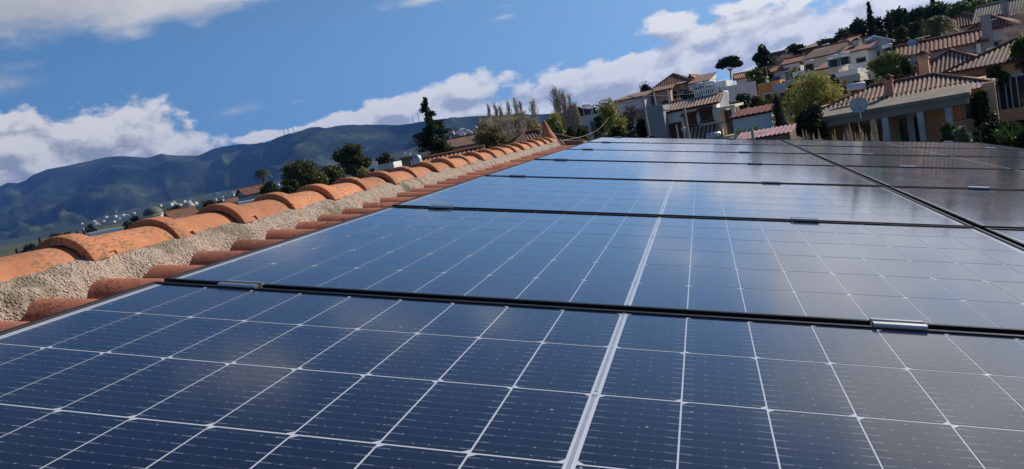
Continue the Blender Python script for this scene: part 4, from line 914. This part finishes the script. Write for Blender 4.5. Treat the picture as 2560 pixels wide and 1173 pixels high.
tree('broad', 'citrus tree with pale glossy leaves beside the white houses', 2212, 128, 212, 62, 96, L_CIT, hid=1, dens=1.0); tree('bush', 'dark shrub right of the citrus tree against the pale blue house', 2262, 138, 200, 60, 40, L_GRN, hid=1)
for a, b_, e_, d_, y_, rf, wm_, rm_, lb in [(1985, 2030, 176, 91, -10, 'flat', W_WHITE, None, 'small white block below the reddish bare trees'), (2042, 2090, 170, 87, -16, 'shed', W_CREAM, R_BROWN, 'small cream house with lean-to roof above the big pale tree'),
    (1872, 1906, 196, 92, -8, 'flat', W_LILAC, None, 'small grey-white house just above the orange house'), (2228, 2264, 122, 104, -12, 'gable', W_WHITE, R_RED, 'little white house with red roof tucked under the slim cypress'),
    (1762, 1806, 232, 72, -6, 'flat', W_WHITE, None, 'small white flat house behind the right end of the striped roof'), (2178, 2216, 168, 72, -14, 'flat', W_CREAM, None, 'small cream wall house left behind the citrus tree'),
    (2096, 2130, 108, 106, -20, 'gable', W_CREAM, R_ORG, 'tiny cream house with orange roof high on the slope among pines'), (1960, 1996, 158, 100, -14, 'gable', W_WHITE, R_RED, 'tiny white house with red roof left of the cream gable house')]:
    house(lb, a, b_, e_, d_, 5, 4, y_, rf, .6, wm_, rm_, over=.25, parapet=.3, wins=[(.28, .8, .8, 1.0, 'win'), (.7, .8, .9, 1.3, 'shutter')])
# pale blue house with long tiled roof
rt, W, h, dp = house('pale blue house with long tiled roof behind the ochre houses', 2276, 2426, 124, 62, 6, 3.6, -2, 'gable', .75, W_BLUE, R_RED, over=.45, pitch=.27, wins=[(.12, .7, .5, 1.2, 'arch'), (.32, .5, 1.5, 1.6, 'dark'), (.58, .5, .9, 1.2, 'dark'), (.80, .5, 1.1, 1.2, 'win')])
add(rt, 'corner_pillar', W_GREY, lambda m: m.box(W/2+.1, W/2+.7, -.2, .4, -1, h+1.6)); add(rt, 'white_pillar', W_WHITE, lambda m: m.box(W/2-.3, W/2-.05, -.4, -.15, -1, h))
C = at(2279, 105, 61); r3 = empty('satellite_dish', frame_matrix(C, .6), 'small grey satellite dish at the left end of the long tiled roof', 'satellite dish')
def dish(m, r_=.4, tilt=-50): rows = [[tuple(Matrix.Rotation(R(tilt), 3, 'X') @ Vector((r_*q/5*math.cos(a*.3927), r_*q/5*math.sin(a*.3927), r_*.28*(q/5)**2))) for a in range(16)] for q in range(1, 6)]; m.grid([[(x_, y_-.01, z_+.5) for x_, y_, z_ in rr] for rr in rows], 0, True); m.poly([(x_, y_-.01, z_+.5) for x_, y_, z_ in rows[0]])
add(r3, 'reflector', M_STEEL, lambda m: dish(m, .28, 55), True); add(r3, 'mast', M_STEEL, lambda m: m.tube([(0, .05, -.8), (0, .05, .5)], .025))
house('white house with small hip roof and dark square window, below the grey pipes', 2436, 2508, 74, 66, 6.5, 5, -10, 'hip', .9, W_WHITE, R_RED, over=.35, wins=[(.62, .9, .7, .6, 'dark'), (.1, 1.9, .9, 1.0, 'dark')])
C = at(2481, 119, 60); r3 = empty('banner', frame_matrix(C, .4), 'pink and white banner hanging on the white house wall', 'banner')
add(r3, 'cloth', M_WPLAST, lambda m: m.box(-.32, .32, -.02, 0, 0, .42)); add(r3, 'printed_band', mat('banner_pink', (.55, .08, .2), .7), lambda m: [m.box(-.27+q*.11, -.19+q*.11, -.026, -.021, .12+.05*(q % 2), .25+.05*(q % 2)) for q in range(5)])
house('white house with tiled roof under the forest, right of the palm tree', 2366, 2456, 66, 82, 6, 6, 0, 'hip', 1.2, W_WHITE, R_RED)
rt, W, h, dp = house('tall grey-white house with sloping roof in the top right corner', 2462, 2600, 40, 78, 9, 7, -6, 'gable', 1.4, W_GREY, W_CONC, over=.2, wins=[(.25, 1.2, 1.2, 1.2, 'win'), (.55, 1.2, 1.2, 1.2, 'win')])
for i, a in enumerate((2506, 2516)): pole('left of two grey flue pipes in the top right corner' if not i else 'right of two grey flue pipes in the top right corner', a, 5, 60, 70, .13)
tree('palm', 'pale feathery palm left of the tiled roofs under the forest', 2345, 42, 92, 72, 84, leafmat('pale_palm', (.19, .18, .08)), hid=1.5, dens=1.6)
for i, (a, b_, c_, w_, dd) in enumerate([(2532, 60, 150, 70, 56), (2556, 20, 120, 60, 58), (2518, 95, 160, 50, 54)]):
    tree('bare', ['grey bare tree in front of the top right house, middle', 'grey bare tree at the right photo edge, top', 'grey bare tree low behind the ochre roof'][i], a, b_, c_, dd, w_, None, dens=1.5)
tree('bush', 'green bush at the right photo edge above the long tiled roof', 2550, 90, 140, 50, 54, L_GRN, hid=1)
# ochre house with the long striped roof and glass doors, right edge
rt, W, h, dp = house('ochre house with striped tile roof and glass balcony doors at the right edge', 2436, 2700, 146, 50, 6.5, 5.0, -9, 'hip', 1.0, W_OCHRE, R_OLD, over=.5, pitch=.22, amp=.06,
    wins=[(.285, .75, 1.1, 1.85, 'glass'), (.415, .75, 1.0, 1.85, 'glass')])
house('lower ochre wing with striped tile roof and round chimney left of the glass balcony doors', 2300, 2446, 182, 52, 6, 5, -6, 'hip', 1.15, W_OCHRE, R_OLD, over=.5, pitch=.22, amp=.06, chim=[(.20, -.06, .5, 1.0)])
add(rt, 'balcony', W_OCHRE, lambda m: (m.box(-W*.34, W/2, -1.0, -.002, h-3.0, h-2.75), m.box(-W*.34, W/2, -1.0, -.88, h-2.749, h-2.35), m.box(-W*.34-.3, -W*.34, -1.02, -.7, h-3.0, h-1.9)))
add(rt, 'balcony_railing', M_RAIL, lambda m: railing(m, W*.10, W/2+.4, -.94, h-2.15, .55)); add(rt, 'lower_wall', W_WHITE, lambda m: m.box(W*.09, W/2+.4, -.9, -.75, -1, h-2.76))
add(rt, 'drainpipe', W_CREAM, lambda m: m.tube([(-W*.5+.12, -.08, -1), (-W*.5+.12, -.08, h-.1)], .05, 6))
# ochre house with the concrete porch
W_COL = wallm('column_render', (.52, .49, .45)); W_SALM = wallm('chimney_salmon', (.55, .26, .17)); C = at(2235, 262, 44); W = 8.15; h = 6.0; V0 = frame_matrix(C, h, -7)
rt = empty('porch_house', V0, 'ochre house with tiled pyramid roof and unfinished concrete porch on columns', 'house'); GA.append((C.x, C.y, C.z-h)); GA.append((C.x, C.y+6, C.z-h+.5))
add(rt, 'wall', W_OCHRE, lambda m: (m.box(-W/2+.1, W/2-.3, 2.4, 7, -2, h+.45), m.box(-W/2, -W/2+.55, .4, 2.6, -2, h+.05), m.box(W/2-.35, W/2+.15, .7, 1.2, -2, h+.25), m.box(W*.27, W/2-.36, .75, 1.0, -2, h-1.35)))
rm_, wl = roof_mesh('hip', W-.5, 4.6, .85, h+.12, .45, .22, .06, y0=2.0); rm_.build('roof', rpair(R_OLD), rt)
add(rt, 'porch_slab', W_CONC, lambda m: (m.box(-W*.47, W*.40, -.6, 1.95, -.16, .02, bev=.02, mat=Matrix.Translation((0, 0, h)) @ Matrix.Translation((0, -.6, 0)) @ Matrix.Rotation(R(6), 4, 'X') @ Matrix.Translation((0, .6, 0))), m.box(-W*.455, W*.385, -.45, -.15, h-.52, h-.162)))
for q, fx in enumerate((-.44, -.30, -.12, -.055, .06, .135, .28)):
    add(rt, 'column', W_COL if q not in (2,) else W_OCHRE, lambda m: m.box(W*fx-.14, W*fx+.14, -.44 if q not in (1, 4) else .9, -.16 if q not in (1, 4) else 1.18, -2, h-.522, bev=.02))
add(rt, 'porch_lintel', W_CONC, lambda m: m.box(-W*.44, W*.38, .95, 1.15, h-.5, h-.162))
chimney(rt, -W*.055, 2.6, h+.45, .40, .62, W_SALM, R_BROWN)
window(rt, W*.40, h-.35, .9, 1.5, 'glass', y=2.38); window(rt, W*.05, h-.9, 1.1, 1.5, 'dark', y=2.38); window(rt, -W*.2, h-.9, 1.1, 1.9, 'dark', y=2.38)
add(rt, 'balcony_railing', M_RAIL, lambda m: railing(m, W*.285, W/2-.36, .80, h-1.34, .75)); add(rt, 'balcony_sill', W_CREAM, lambda m: m.box(W*.26, W/2-.3, .68, 1.05, h-1.349, h-1.30))
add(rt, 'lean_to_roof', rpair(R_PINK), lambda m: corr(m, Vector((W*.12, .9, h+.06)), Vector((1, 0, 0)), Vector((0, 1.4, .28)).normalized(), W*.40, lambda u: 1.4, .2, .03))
add(rt, 'garden_wall', W_STONE, lambda m: m.box(-W*.02, W*.30, -3.2, -2.6, -2, h-1.95))
C = at(2148, 268, 41.5); r3 = empty('satellite_dish', frame_matrix(C, .45), 'big pale satellite dish on the concrete porch roof', 'satellite dish')
add(r3, 'reflector', mat('dish_paint', (.52, .50, .46), .6, .12, 3), lambda m: dish(m, .40, 62), True); add(r3, 'mast', M_STEEL, lambda m: (m.tube([(0, .02, -.1), (0, .02, .35)], .035), m.tube([(0, -.1, .5), (.02, -.55, .42)], .02))); add(r3, 'feed_horn', M_STEEL, lambda m: m.tube([(.02, -.55, .38), (.02, -.62, .47)], .04))
C = at(2141, 217, 46.5); heater('blue-white water heater lying on the roof left of the porch house chimney', 2141, 222, 47, .95, 0, False)
# plants around the ochre houses
for i, (a, b_, c_, w_, dd, lm) in enumerate([(2362, 306, 350, 50, 36, L_GRN), (2405, 312, 350, 46, 35, leafmat('silver_shrub', (.20, .21, .13))), (2452, 222, 335, 60, 44, L_DKG), (2478, 300, 362, 70, 32, L_DKG), (2530, 300, 375, 80, 30, L_GRN), (2440, 320, 360, 50, 33, L_DKG), (2560, 320, 380, 70, 26, L_DKG)]):
    tree('bush', ['green rounded bush at the foot of the porch house', 'silvery shrub right of the green rounded bush', 'tall dark climber between the two ochre houses', 'dark bush beyond the lower corner of the array', 'green bush with spiky leaves at the right edge', 'dark bush between porch house and white wall', 'dark shrub beside the array corner at the right edge'][i], a, b_, c_, dd, w_, lm, None, hid=.6, dens=1.2)
# agave-like spikes
C = at(2525, 318, 29); rt = empty('spiky_plant', Matrix.Translation(C - Vector((0, 0, .5))), 'spiky long-leaved plant above the array corner at the right edge', 'plant'); rj = random.Random(8)
def spikes(m):
    for i in range(34):
        a = rj.uniform(0, 6.28); L = rj.uniform(.5, .95); e = rj.uniform(.5, 1.35); s_ = Vector((-math.sin(a), math.cos(a), 0))*.025; d_ = Vector((math.cos(a)*math.cos(e), math.sin(a)*math.cos(e), math.sin(e)))
        m.poly([-s_, s_, d_*L*.6+s_*.8, d_*L-Vector((0, 0, L*.1)), d_*L*.6-s_*.8])
add(rt, 'leaf_rosette', L_GRN, spikes)
# reed plumes in front of the porch house
rj = random.Random(21); M_REED = mat('dry_reed', (.46, .33, .19), .9, .25, 4)
def reed():
    mb = MB(); mb.tube([(0, 0, -1.6), (0, 0, 0), (.01, 0, .30)], [.006, .005, .003], 4)
    rows = []
    for i in range(9):
        t_ = i/8; r_ = .030*math.sin(math.pi*min(1, t_*.9+.08))*(1-t_*.35); rows.append([(r_*math.cos(a)*rj.uniform(.6, 1.3), r_*math.sin(a)*rj.uniform(.6, 1.3), .05+.42*t_) for a in [q*1.047 for q in range(6)]])
    mb.grid(rows, 0, True); return mb
first = None; xs = [2006, 2013, 2020, 2030, 2034, 2040, 2047, 2082, 2085, 2101, 2117, 2125, 2136, 2143, 2149, 2155, 2163, 2175, 2181, 2188, 2193, 2208]
for i, px_ in enumerate(xs):
    ty = rj.uniform(318, 336) if px_ not in (2151, 2149, 2125, 2188) else rj.uniform(302, 312)
    if first is None: o = first = reed().build('reed_plume', M_REED)
    else: o = first.copy(); col.objects.link(o)
    p = at(px_, ty, 14.5 + rj.uniform(-.8, .8)); s_ = rj.uniform(.8, 1.1); o.location = p - Vector((0, 0, .47*s_)); o.scale = (s_*.85, s_*.85, s_); o.rotation_euler = (rj.uniform(-.08, .08), rj.uniform(-.10, .06), rj.uniform(0, 6))
    tag(o, 'dry beige reed plume poking up behind the far edge of the array', 'reed', 'reed plumes behind the array')
# forest along the top of the slope
L_FOR = [leafmat('forest_pine', (.055, .075, .032)), leafmat('forest_dark', (.034, .048, .024)), leafmat('forest_green', (.085, .12, .045))]
FT = [('round', 2000, 108, 150, 43, 128, 1), ('round', 2074, 92, 150, 66, 122, 0), ('round', 2104, 66, 150, 75, 120, 0), ('round', 2142, 40, 130, 63, 116, 0), ('conifer', 2170, 4, 110, 39, 112, 1), ('round', 2186, 40, 110, 72, 114, 1), ('cypress', 2218, 12, 130, 36, 106, 1), ('round', 2232, 20, 110, 81, 116, 0), ('conifer', 2262, 20, 110, 39, 112, 1), ('round', 2272, 30, 105, 66, 112, 2), ('round', 2300, 12, 90, 72, 112, 0), ('conifer', 2330, -14, 80, 46, 110, 1), ('round', 2338, 4, 80, 95, 108, 0), ('round', 2374, 8, 75, 75, 106, 2), ('round', 2402, -2, 60, 87, 102, 2), ('round', 2440, -6, 60, 101, 104, 2), ('conifer', 2420, -30, 60, 50, 108, 1), ('round', 2480, -20, 50, 101, 108, 1), ('round', 2530, -50, 40, 130, 112, 1), ('round', 2250, 60, 120, 58, 100, 1), ('round', 2196, 70, 120, 58, 104, 1)]
order = ['first', 'second', 'third', 'fourth', 'fifth', 'sixth', 'seventh', 'eighth', 'ninth', 'tenth', 'eleventh', 'twelfth', 'thirteenth', 'fourteenth', 'fifteenth', 'sixteenth', 'seventeenth', 'eighteenth', 'nineteenth', 'twentieth', 'last']
rank = {id(t_): i for i, t_ in enumerate(sorted(FT, key=lambda q: q[1]))}
for t_ in FT:
    kd, a, b_, c_, w_, dd, li = t_; what = {'round': ['dark green pine', 'blackish pine', 'fresh green tree'][li], 'cypress': 'slim dark cypress', 'conifer': 'pointed conifer'}[kd]
    tree(kd, '%s on the wooded skyline, %s tree from the left' % (what, order[rank[id(t_)]]), a, b_, c_, dd, w_, L_FOR[li], 'trees of the wooded skyline', hid=3, name='pine_tree' if kd == 'round' and li < 2 else None, dens=1.1)
# dark trees and shrubs dotted over the left slope
rj = random.Random(5)
for i, (a, b_, w_, dd) in enumerate([(96, 590, 44, 420), (130, 583, 40, 430), (165, 580, 40, 400), (205, 566, 34, 380), (222, 560, 36, 330), (312, 552, 34, 300), (318, 545, 30, 310), (335, 540, 28, 290), (352, 545, 30, 260), (410, 524, 40, 230), (425, 518, 44, 220), (438, 512, 34, 215), (500, 505, 50, 210), (520, 497, 60, 200), (548, 497, 40, 190), (40, 618, 50, 500), (10, 640, 40, 480), (70, 610, 44, 520), (190, 572, 40, 410)]):
    tree('round' if i % 3 else 'cypress', 'dark distant tree left of the ridge, %s from the left' % order[[x_[0] for x_ in sorted([(q, q) for q in (96, 130, 165, 205, 222, 312, 318, 335, 352, 410, 425, 438, 500, 520, 548, 40, 10, 70, 190)])].index(a)], a, b_, b_+rj.uniform(24, 34), dd, w_*(1 if i % 3 else .35), L_PINED, 'dark trees on the plain left of the ridge', hid=5, dens=.9)
# low shrubs filling the slope between the houses
protos = []
SH = [(1500, 300, 70), (1560, 292, 74), (1660, 262, 66), (1690, 258, 70), (1720, 246, 74), (1760, 238, 74), (1800, 240, 72), (1830, 222, 90), (1860, 238, 70), (1890, 200, 92), (1915, 180, 100), (1935, 240, 64), (1950, 210, 80), (1975, 220, 62), (2080, 200, 66), (2110, 204, 64), (2140, 200, 62), (2160, 200, 60), (2180, 160, 80), (2150, 130, 100), (2240, 130, 96), (2255, 160, 66), (2250, 190, 58), (2200, 205, 56), (2290, 80, 90), (2300, 100, 75), (2430, 100, 72), (2450, 140, 60), (2430, 60, 100), (1880, 268, 52), (1815, 262, 58), (1640, 300, 56), (1620, 330, 44), (2000, 196, 84), (2045, 150, 104), (1990, 176, 94), (2110, 112, 108), (2490, 160, 50), (2300, 60, 100)]
for i, (a, b_, dd) in enumerate(SH):
    P_ = at(a, b_, dd)
    if len(protos) < 4:
        o = tree('bush', 'low green shrub filling the slope between the hillside houses', a, b_-14, b_+8, dd, 52, [L_DKG, L_GRN, L_PINED, L_OLIVE][i % 4], 'shrubs between the hillside houses', hid=1.0); protos.append(o)
    else:
        o = copy_tree(protos[i % 4]); o.location = P_ - Vector((0, 0, 1.2)); o.rotation_euler = (0, 0, rj.uniform(0, 6)); s_ = rj.uniform(.7, 1.1)*dd/70; o.scale = (s_, s_, s_); GA.append((P_.x, P_.y, P_.z-1.2))
M_GROUND = mat('hillside_ground', (.07, .075, .035), .95, .5, .25, dirt=(.14, .10, .06), dscale=.06, dirt_lo=.52)
M_HILL = mat('foothill_scrub', (.030, .046, .028), .95, .35, .004, dirt=(.11, .11, .07), dscale=.003, dirt_lo=.56)
def mountain_mat():
    m = bpy.data.materials.new('mountain_forest'); m.use_nodes = True; t = NT(m.node_tree)
    b = m.node_tree.nodes['Principled BSDF']; v = objvec(t); 
    n1 = t.noise(v, .0035, 8, .62); n2 = t.noise(v, .0011, 5, .6); n3 = t.noise(v, .018, 4, .7)
    c_ = t.mix(t.rng(n1, .40, .60), (.008, .018, .016), (.046, .062, .030))
    c_ = t.mix(t.rng(n2, .50, .62, smooth=True), c_, (.048, .054, .034))
    rock = t.math('MULTIPLY', t.rng(n1, .56, .64, smooth=True), t.rng(n3, .45, .6, smooth=True))
    c_ = t.mix(t.math('MULTIPLY', rock, .7), c_, (.16, .15, .13))
    t.link(c_, b.inputs['Base Color']); b.inputs['Roughness'].default_value = 1; b.inputs['Specular IOR Level'].default_value = 0
    return m
M_MTN = mountain_mat()

def grid_obj(name, pts, nu, nv, m, kind='structure'):
    me = bpy.data.meshes.new(name)
    f = [(i*nv+j, (i+1)*nv+j, (i+1)*nv+j+1, i*nv+j+1) for i in range(nu-1) for j in range(nv-1)]
    me.from_pydata(pts, [], f); me.materials.append(m); me.polygons.foreach_set('use_smooth', [True]*len(f))
    o = bpy.data.objects.new(name, me); col.objects.link(o); tag(o, kind=kind); return o

# near ground: height field through the feet of everything that stands on it, one sheet out to the far plain
anchor_far = [(-2500, 2500), (-800, 3500), (-3500, 800), (600, 3000), (2500, 2500), (-1200, 1200), (-300, 1500), (-1500, 300)]
for (a, b_) in anchor_far: GA.append((a, b_, -75 if a < 0 else -20))
for (a, b_) in [(-25, 0), (-25, -30), (25, -20), (0, -40), (8, 4), (-6, 4), (0, 14), (-8, 14)]: GA.append((a, b_, 0.0))
arr = np.array(GA)
def gz(xs, ys):
    out = np.zeros_like(xs); sw = np.zeros_like(xs)
    for a, b_, c_ in arr:
        w_ = 1/((xs-a)**2 + (ys-b_)**2 + 9)**1.5; out += w_*c_; sw += w_
    return out/sw
na, nr = 220, 110
azs = np.radians(np.linspace(-180, 180, na)); rs = np.concatenate([[0.5], np.geomspace(4, 9000, nr-1)])
A_, R_ = np.meshgrid(azs, rs, indexing='ij'); X_ = R_*np.sin(A_); Y_ = R_*np.cos(A_); Z_ = gz(X_, Y_)
pts = [(float(x), float(y), float(z) + (0.25*noise.noise(Vector((x*.15, y*.15, 0))) if 14 < r_ < 400 else 0)) for x, y, z, r_ in zip(X_.ravel(), Y_.ravel(), Z_.ravel(), R_.ravel())]
grid_obj('ground', pts, na, nr, M_GROUND)

def ridge_grid(name, sil, base_f, d_crest, d_foot, z_foot, m, amp, nfreq, nu=420, nv=70, seed=0, back=1.35, shape=1.15):
    # sil: silhouette as pixels; every column runs from the foot up to the crest and down the far side
    pts = []; px0, px1 = sil[0][0], sil[-1][0]
    for i in range(nu):
        px = px0 + (px1-px0)*i/(nu-1)
        for (a, b_) in zip(sil, sil[1:]):
            if a[0] <= px <= b_[0]: t_ = (px-a[0])/(b_[0]-a[0]); py = a[1]+(b_[1]-a[1])*t_; break
        dc = d_crest(px); df = d_foot(px); C_ = at(px, py, dc); zf = z_foot(px)
        dx, dy = C_.x/dc, C_.y/dc
        for j in range(nv):
            t_ = j/(nv-1)*back
            if t_ <= 1:
                d = df + (dc-df)*t_; z = zf + (C_.z-zf)*(t_**shape)
            else:
                d = dc*(1 + (t_-1)*.8); z = C_.z - (C_.z-zf)*(t_-1)*1.8
            x, y = dx*d, dy*d
            k = min(1, t_*4)*max(0, 1-t_)**.6 if t_ <= 1 else 0
            n_ = noise.fractal(Vector((x*nfreq+seed, y*nfreq, 0)), 1, 2.1, 6)
            rg = 1 - abs(noise.noise(Vector((x*nfreq*.8+seed, y*nfreq*.8, 5))))*2
            r3 = 1 - abs(noise.noise(Vector((x*nfreq*2.7+seed, y*nfreq*2.7, 9))))*2; z += amp*(n_*.6 + (rg-.6)*.9 + (r3-.6)*.34*(amp > 100))*k
            # the mass must stay under its own skyline seen from here
            lim = CAM.z + (C_.z-CAM.z)*d/dc - (1-min(1, t_))*8
            if t_ < 1: z = min(z, lim)
            else: z += amp*.15*n_
            pts.append((x, y, z))
    return grid_obj(name, pts, nu, nv, m)
S1 = [(-700, 640), (-300, 520), (-80, 500), (0, 478), (21, 469), (47, 471), (68, 461), (85, 446), (115, 429), (141, 420), (171, 414), (183, 411), (222, 403), (264, 394), (299, 390), (324, 391), (367, 395), (384, 391), (405, 383), (422, 385), (465, 387), (495, 386), (537, 367),
      (570, 363), (620, 361), (660, 357), (690, 345), (720, 335), (760, 330), (830, 325), (870, 320), (900, 318), (950, 314), (1000, 308), (1060, 299), (1110, 294), (1200, 290), (1300, 286),
      (1400, 281), (1500, 276), (1600, 268), (1750, 258)]
def lerp(px, pts):
    if px <= pts[0][0]: return pts[0][1]
    for a, b_ in zip(pts, pts[1:]):
        if px <= b_[0]: return a[1]+(b_[1]-a[1])*(px-a[0])/(b_[0]-a[0])
    return pts[-1][1]
ridge_grid('mountain', S1, None, lambda p: lerp(p, [(0, 8200), (560, 7400), (700, 6000), (1200, 4600), (1750, 4200)]),
           lambda p: lerp(p, [(0, 4200), (600, 3800), (900, 3000), (1750, 2300)]), lambda p: lerp(p, [(0, -85), (600, -50), (1000, 0), (1750, -20)]), M_MTN, 330, .0011, seed=3, nu=700, nv=150, shape=1.75)
S2 = [(-700, 745), (-300, 662), (0, 600), (60, 592), (120, 578), (190, 560), (250, 545), (330, 522), (400, 507), (480, 490), (560, 478), (640, 463), (720, 447), (800, 430), (900, 405), (1000, 378), (1100, 352), (1250, 330), (1400, 305), (1750, 268)]
hills = ridge_grid('foothills', S2, None, lambda p: lerp(p, [(0, 4000), (600, 2900), (1200, 2100), (1750, 1700)]), lambda p: lerp(p, [(0, 1500), (600, 1000), (1750, 700)]),
                   lambda p: lerp(p, [(0, -88), (500, -55), (1000, -14), (1750, -14)]), M_HILL, 22, .004, seed=9, nu=300, nv=50)

# towns on the foothills and on the far plain: small white and cream houses
M_TOWN = [mat('town_wall_white', (.72, .70, .66), .9, .08, .2), mat('town_wall_cream', (.60, .52, .40), .9, .08, .2)]
M_TROOF = mat('town_roof', (.30, .14, .09), .9, .15, .2)
from mathutils.bvhtree import BVHTree
def bvh(o): me = o.data; return BVHTree.FromPolygons([v.co for v in me.vertices], [p.vertices for p in me.polygons])
B_H = bvh(hills); B_M = bvh(bpy.data.objects['mountain']); B_G = bvh(bpy.data.objects['ground'])
def cast(px, py):
    best = None
    for b_ in (B_H, B_M, B_G):
        h = b_.ray_cast(CAM, ray(px, py))
        if h[0] is not None and (best is None or h[3] < best[1]): best = (h[0], h[3])
    return best
tp = []
for v in range(2):
    mb = MB(); mb.box(-6, 6, -4.5, 4.5, -3, 5.5+v)
    if v: mb.poly([(-6.5, -5, 6.4), (6.5, -5, 6.4), (6.5, 0, 8.2), (-6.5, 0, 8.2)], 1); mb.poly([(6.5, 5, 6.4), (-6.5, 5, 6.4), (-6.5, 0, 8.2), (6.5, 0, 8.2)], 1)
    else: mb.box(-2, 2, -2, 2, 5.5, 7.6)
    tp.append(mb)
rj = random.Random(11); cl = [(20, 655, 60, 34, 34), (150, 612, 80, 18, 12), (110, 640, 100, 16, 26), (250, 562, 60, 14, 10), (300, 540, 50, 14, 12), (430, 520, 80, 10, 10), (640, 480, 60, 12, 12),
                              (560, 493, 60, 10, 10), (170, 590, 60, 8, 8), (430, 512, 60, 4, 8), (1160, 333, 34, 9, 34), (1120, 340, 30, 6, 8), (1230, 322, 40, 8, 8)]
objs = {}
for ci, (cx, cy, rx, ry, n_) in enumerate(cl):
    for q in range(n_):
        u, v_ = rj.gauss(0, .45), rj.gauss(0, .45); px = cx + u*rx; py = cy + v_*ry - .19*u*rx*(1 if ci != 9 else 1)
        h = cast(px, py)
        if not h or h[1] < 1250: continue
        k = rj.randrange(2), rj.randrange(2)
        if k not in objs: o = tp[k[0]].build('distant_house', [M_TOWN[k[1]], M_TROOF]); objs[k] = o
        else: o = objs[k].copy(); col.objects.link(o)
        o.location = h[0]; s_ = rj.uniform(.7, 1.3)*(1.0 if h[1] < 3500 else 1.5); o.scale = (s_, s_, s_*rj.uniform(.8, 1.2)); o.rotation_euler = (0, 0, rj.uniform(0, 3.1))
        if cx > 1000: tag(o, 'tiny white house in the far hillside town right of the dark conifer', 'house', 'houses of the far hillside town')
        else: tag(o, 'tiny pale house scattered on the far plain below the mountain', 'house', 'houses scattered on the far plain')
# masts on the mountain crest
M_MAST = mat('mast_steel', (.35, .36, .38), .6, .1, 1)
for i, (px, py, hp) in enumerate([(711, 337, 14), (722, 334, 16), (735, 331, 16), (1033, 303, 12), (1047, 300, 14), (540, 366, 7)]):
    d = lerp(px, [(0, 8200), (560, 7400), (700, 6000), (1200, 4600)]); p = at(px, py, d); hh = hp/F*d
    mb = MB(); w_ = 2.2
    for (a, b_) in ((-1, -1), (1, -1), (1, 1), (-1, 1)): mb.tube([(a*w_*2, b_*w_*2, -10), (a*w_*.4, b_*w_*.4, hh)], [.7, .5], 4)
    for q in range(4): z = hh*q/4; k = w_*(2-1.6*q/4); mb.box(-k, k, -k, k, z, z+.6)
    mb.tube([(0, 0, hh*.9), (0, 0, hh*1.3)], .8, 4)
    o = mb.build('lattice_mast', M_MAST); o.location = p
    tag(o, ['left of the three thin masts on the dark mountain shoulder', 'middle one of the three thin masts on the mountain shoulder', 'right of the three thin masts on the mountain shoulder',
            'left of two thin masts on the crest beside the dark conifer', 'right of two thin masts on the crest beside the dark conifer', 'lone tiny mast on the lower mountain peak'][i], 'mast', 'masts on the mountain crest')

# the air
hb = MB(); hb.box(-9500, 5500, -60, 10500, -92, 620)
hz_ = hb.build('haze', []); hz_.data.materials.clear()
hm = bpy.data.materials.new('haze'); hm.use_nodes = True; hm.node_tree.nodes.remove(hm.node_tree.nodes['Principled BSDF'])
pv = hm.node_tree.nodes.new('ShaderNodeVolumePrincipled'); pv.inputs['Color'].default_value = (.17, .40, 1.0, 1); pv.inputs['Density'].default_value = 5.2e-5; pv.inputs['Anisotropy'].default_value = .2
hm.node_tree.links.new(pv.outputs[0], hm.node_tree.nodes['Material Output'].inputs['Volume'])
hz_.data.materials.append(hm); tag(hz_, kind='stuff')

# ------------------------------------------------------------------ aerials and wires on the slope
def antenna(label, px, py, d, hh=1.6):
    C = at(px, py, d); rt = empty('tv_antenna', frame_matrix(C, hh, random.uniform(-60, 60)), label, 'antenna', 'rooftop aerials on the slope')
    add(rt, 'mast', M_STEEL, lambda m: m.tube([(0, 0, -.6), (0, 0, hh)], .03, 5))
    add(rt, 'antenna_array', M_STEEL, lambda m: (m.tube([(-.5, 0, hh-.05), (.6, 0, hh-.05)], .018, 4), [m.tube([(x_, -.3+abs(x_)*.2, hh-.05), (x_, .3-abs(x_)*.2, hh-.05)], .012, 4) for x_ in (-.45, -.25, -.05, .15, .35, .55)]))
for a, b_, d_, lb in [(1702, 206, 94, 'thin aerial on the ochre house roof'), (1790, 196, 90, 'thin aerial on the white flat house left of the lone pine'), (1915, 166, 98, 'thin aerial on the long orange-roofed house'),
                     (2050, 122, 98, 'thin aerial on the cream gable house'), (2140, 108, 94, 'thin aerial on the white house beside the pale blue gable'), (2305, 92, 64, 'thin aerial on the long tiled roof of the pale blue house'), (2470, 50, 66, 'thin aerial on the small hip roof at the upper right'), (1480, 268, 80, 'thin aerial on the white flat-roofed house by the poplars'), (2100, 166, 78, 'thin aerial above the terrace houses left of the citrus tree')]:
    antenna(lb, a, b_, d_)
M_CABLE = mat('cable_black', (.04, .04, .045), .7, .1, 3)
for (p, q, sg, lb) in [((1606, 240, 47), (1842, 188, 112), .8, 'dark wire from the grey side building to the flue pole by the lone pine'), ((1540, 252, 62), (1606, 240, 47), .3, 'short dark wire between the slim pole and the grey side building'),
                       ((1842, 188, 112), (2142, 92, 108), 1.2, 'dark wire crossing the sky side of the slope right of the lone pine'), ((1709, 270, 38), (1606, 240, 47), .4, 'dark wire from the lamp pole to the grey side building')]:
    a, b_ = at(*p), at(*q); mb = MB(); n = 20; mb.tube([a.lerp(b_, i/n) - Vector((0, 0, sg*math.sin(math.pi*i/n))) for i in range(n+1)], .014, 4)
    tag(mb.build('overhead_cable', M_CABLE), lb, 'cable', 'dark wires over the slope')
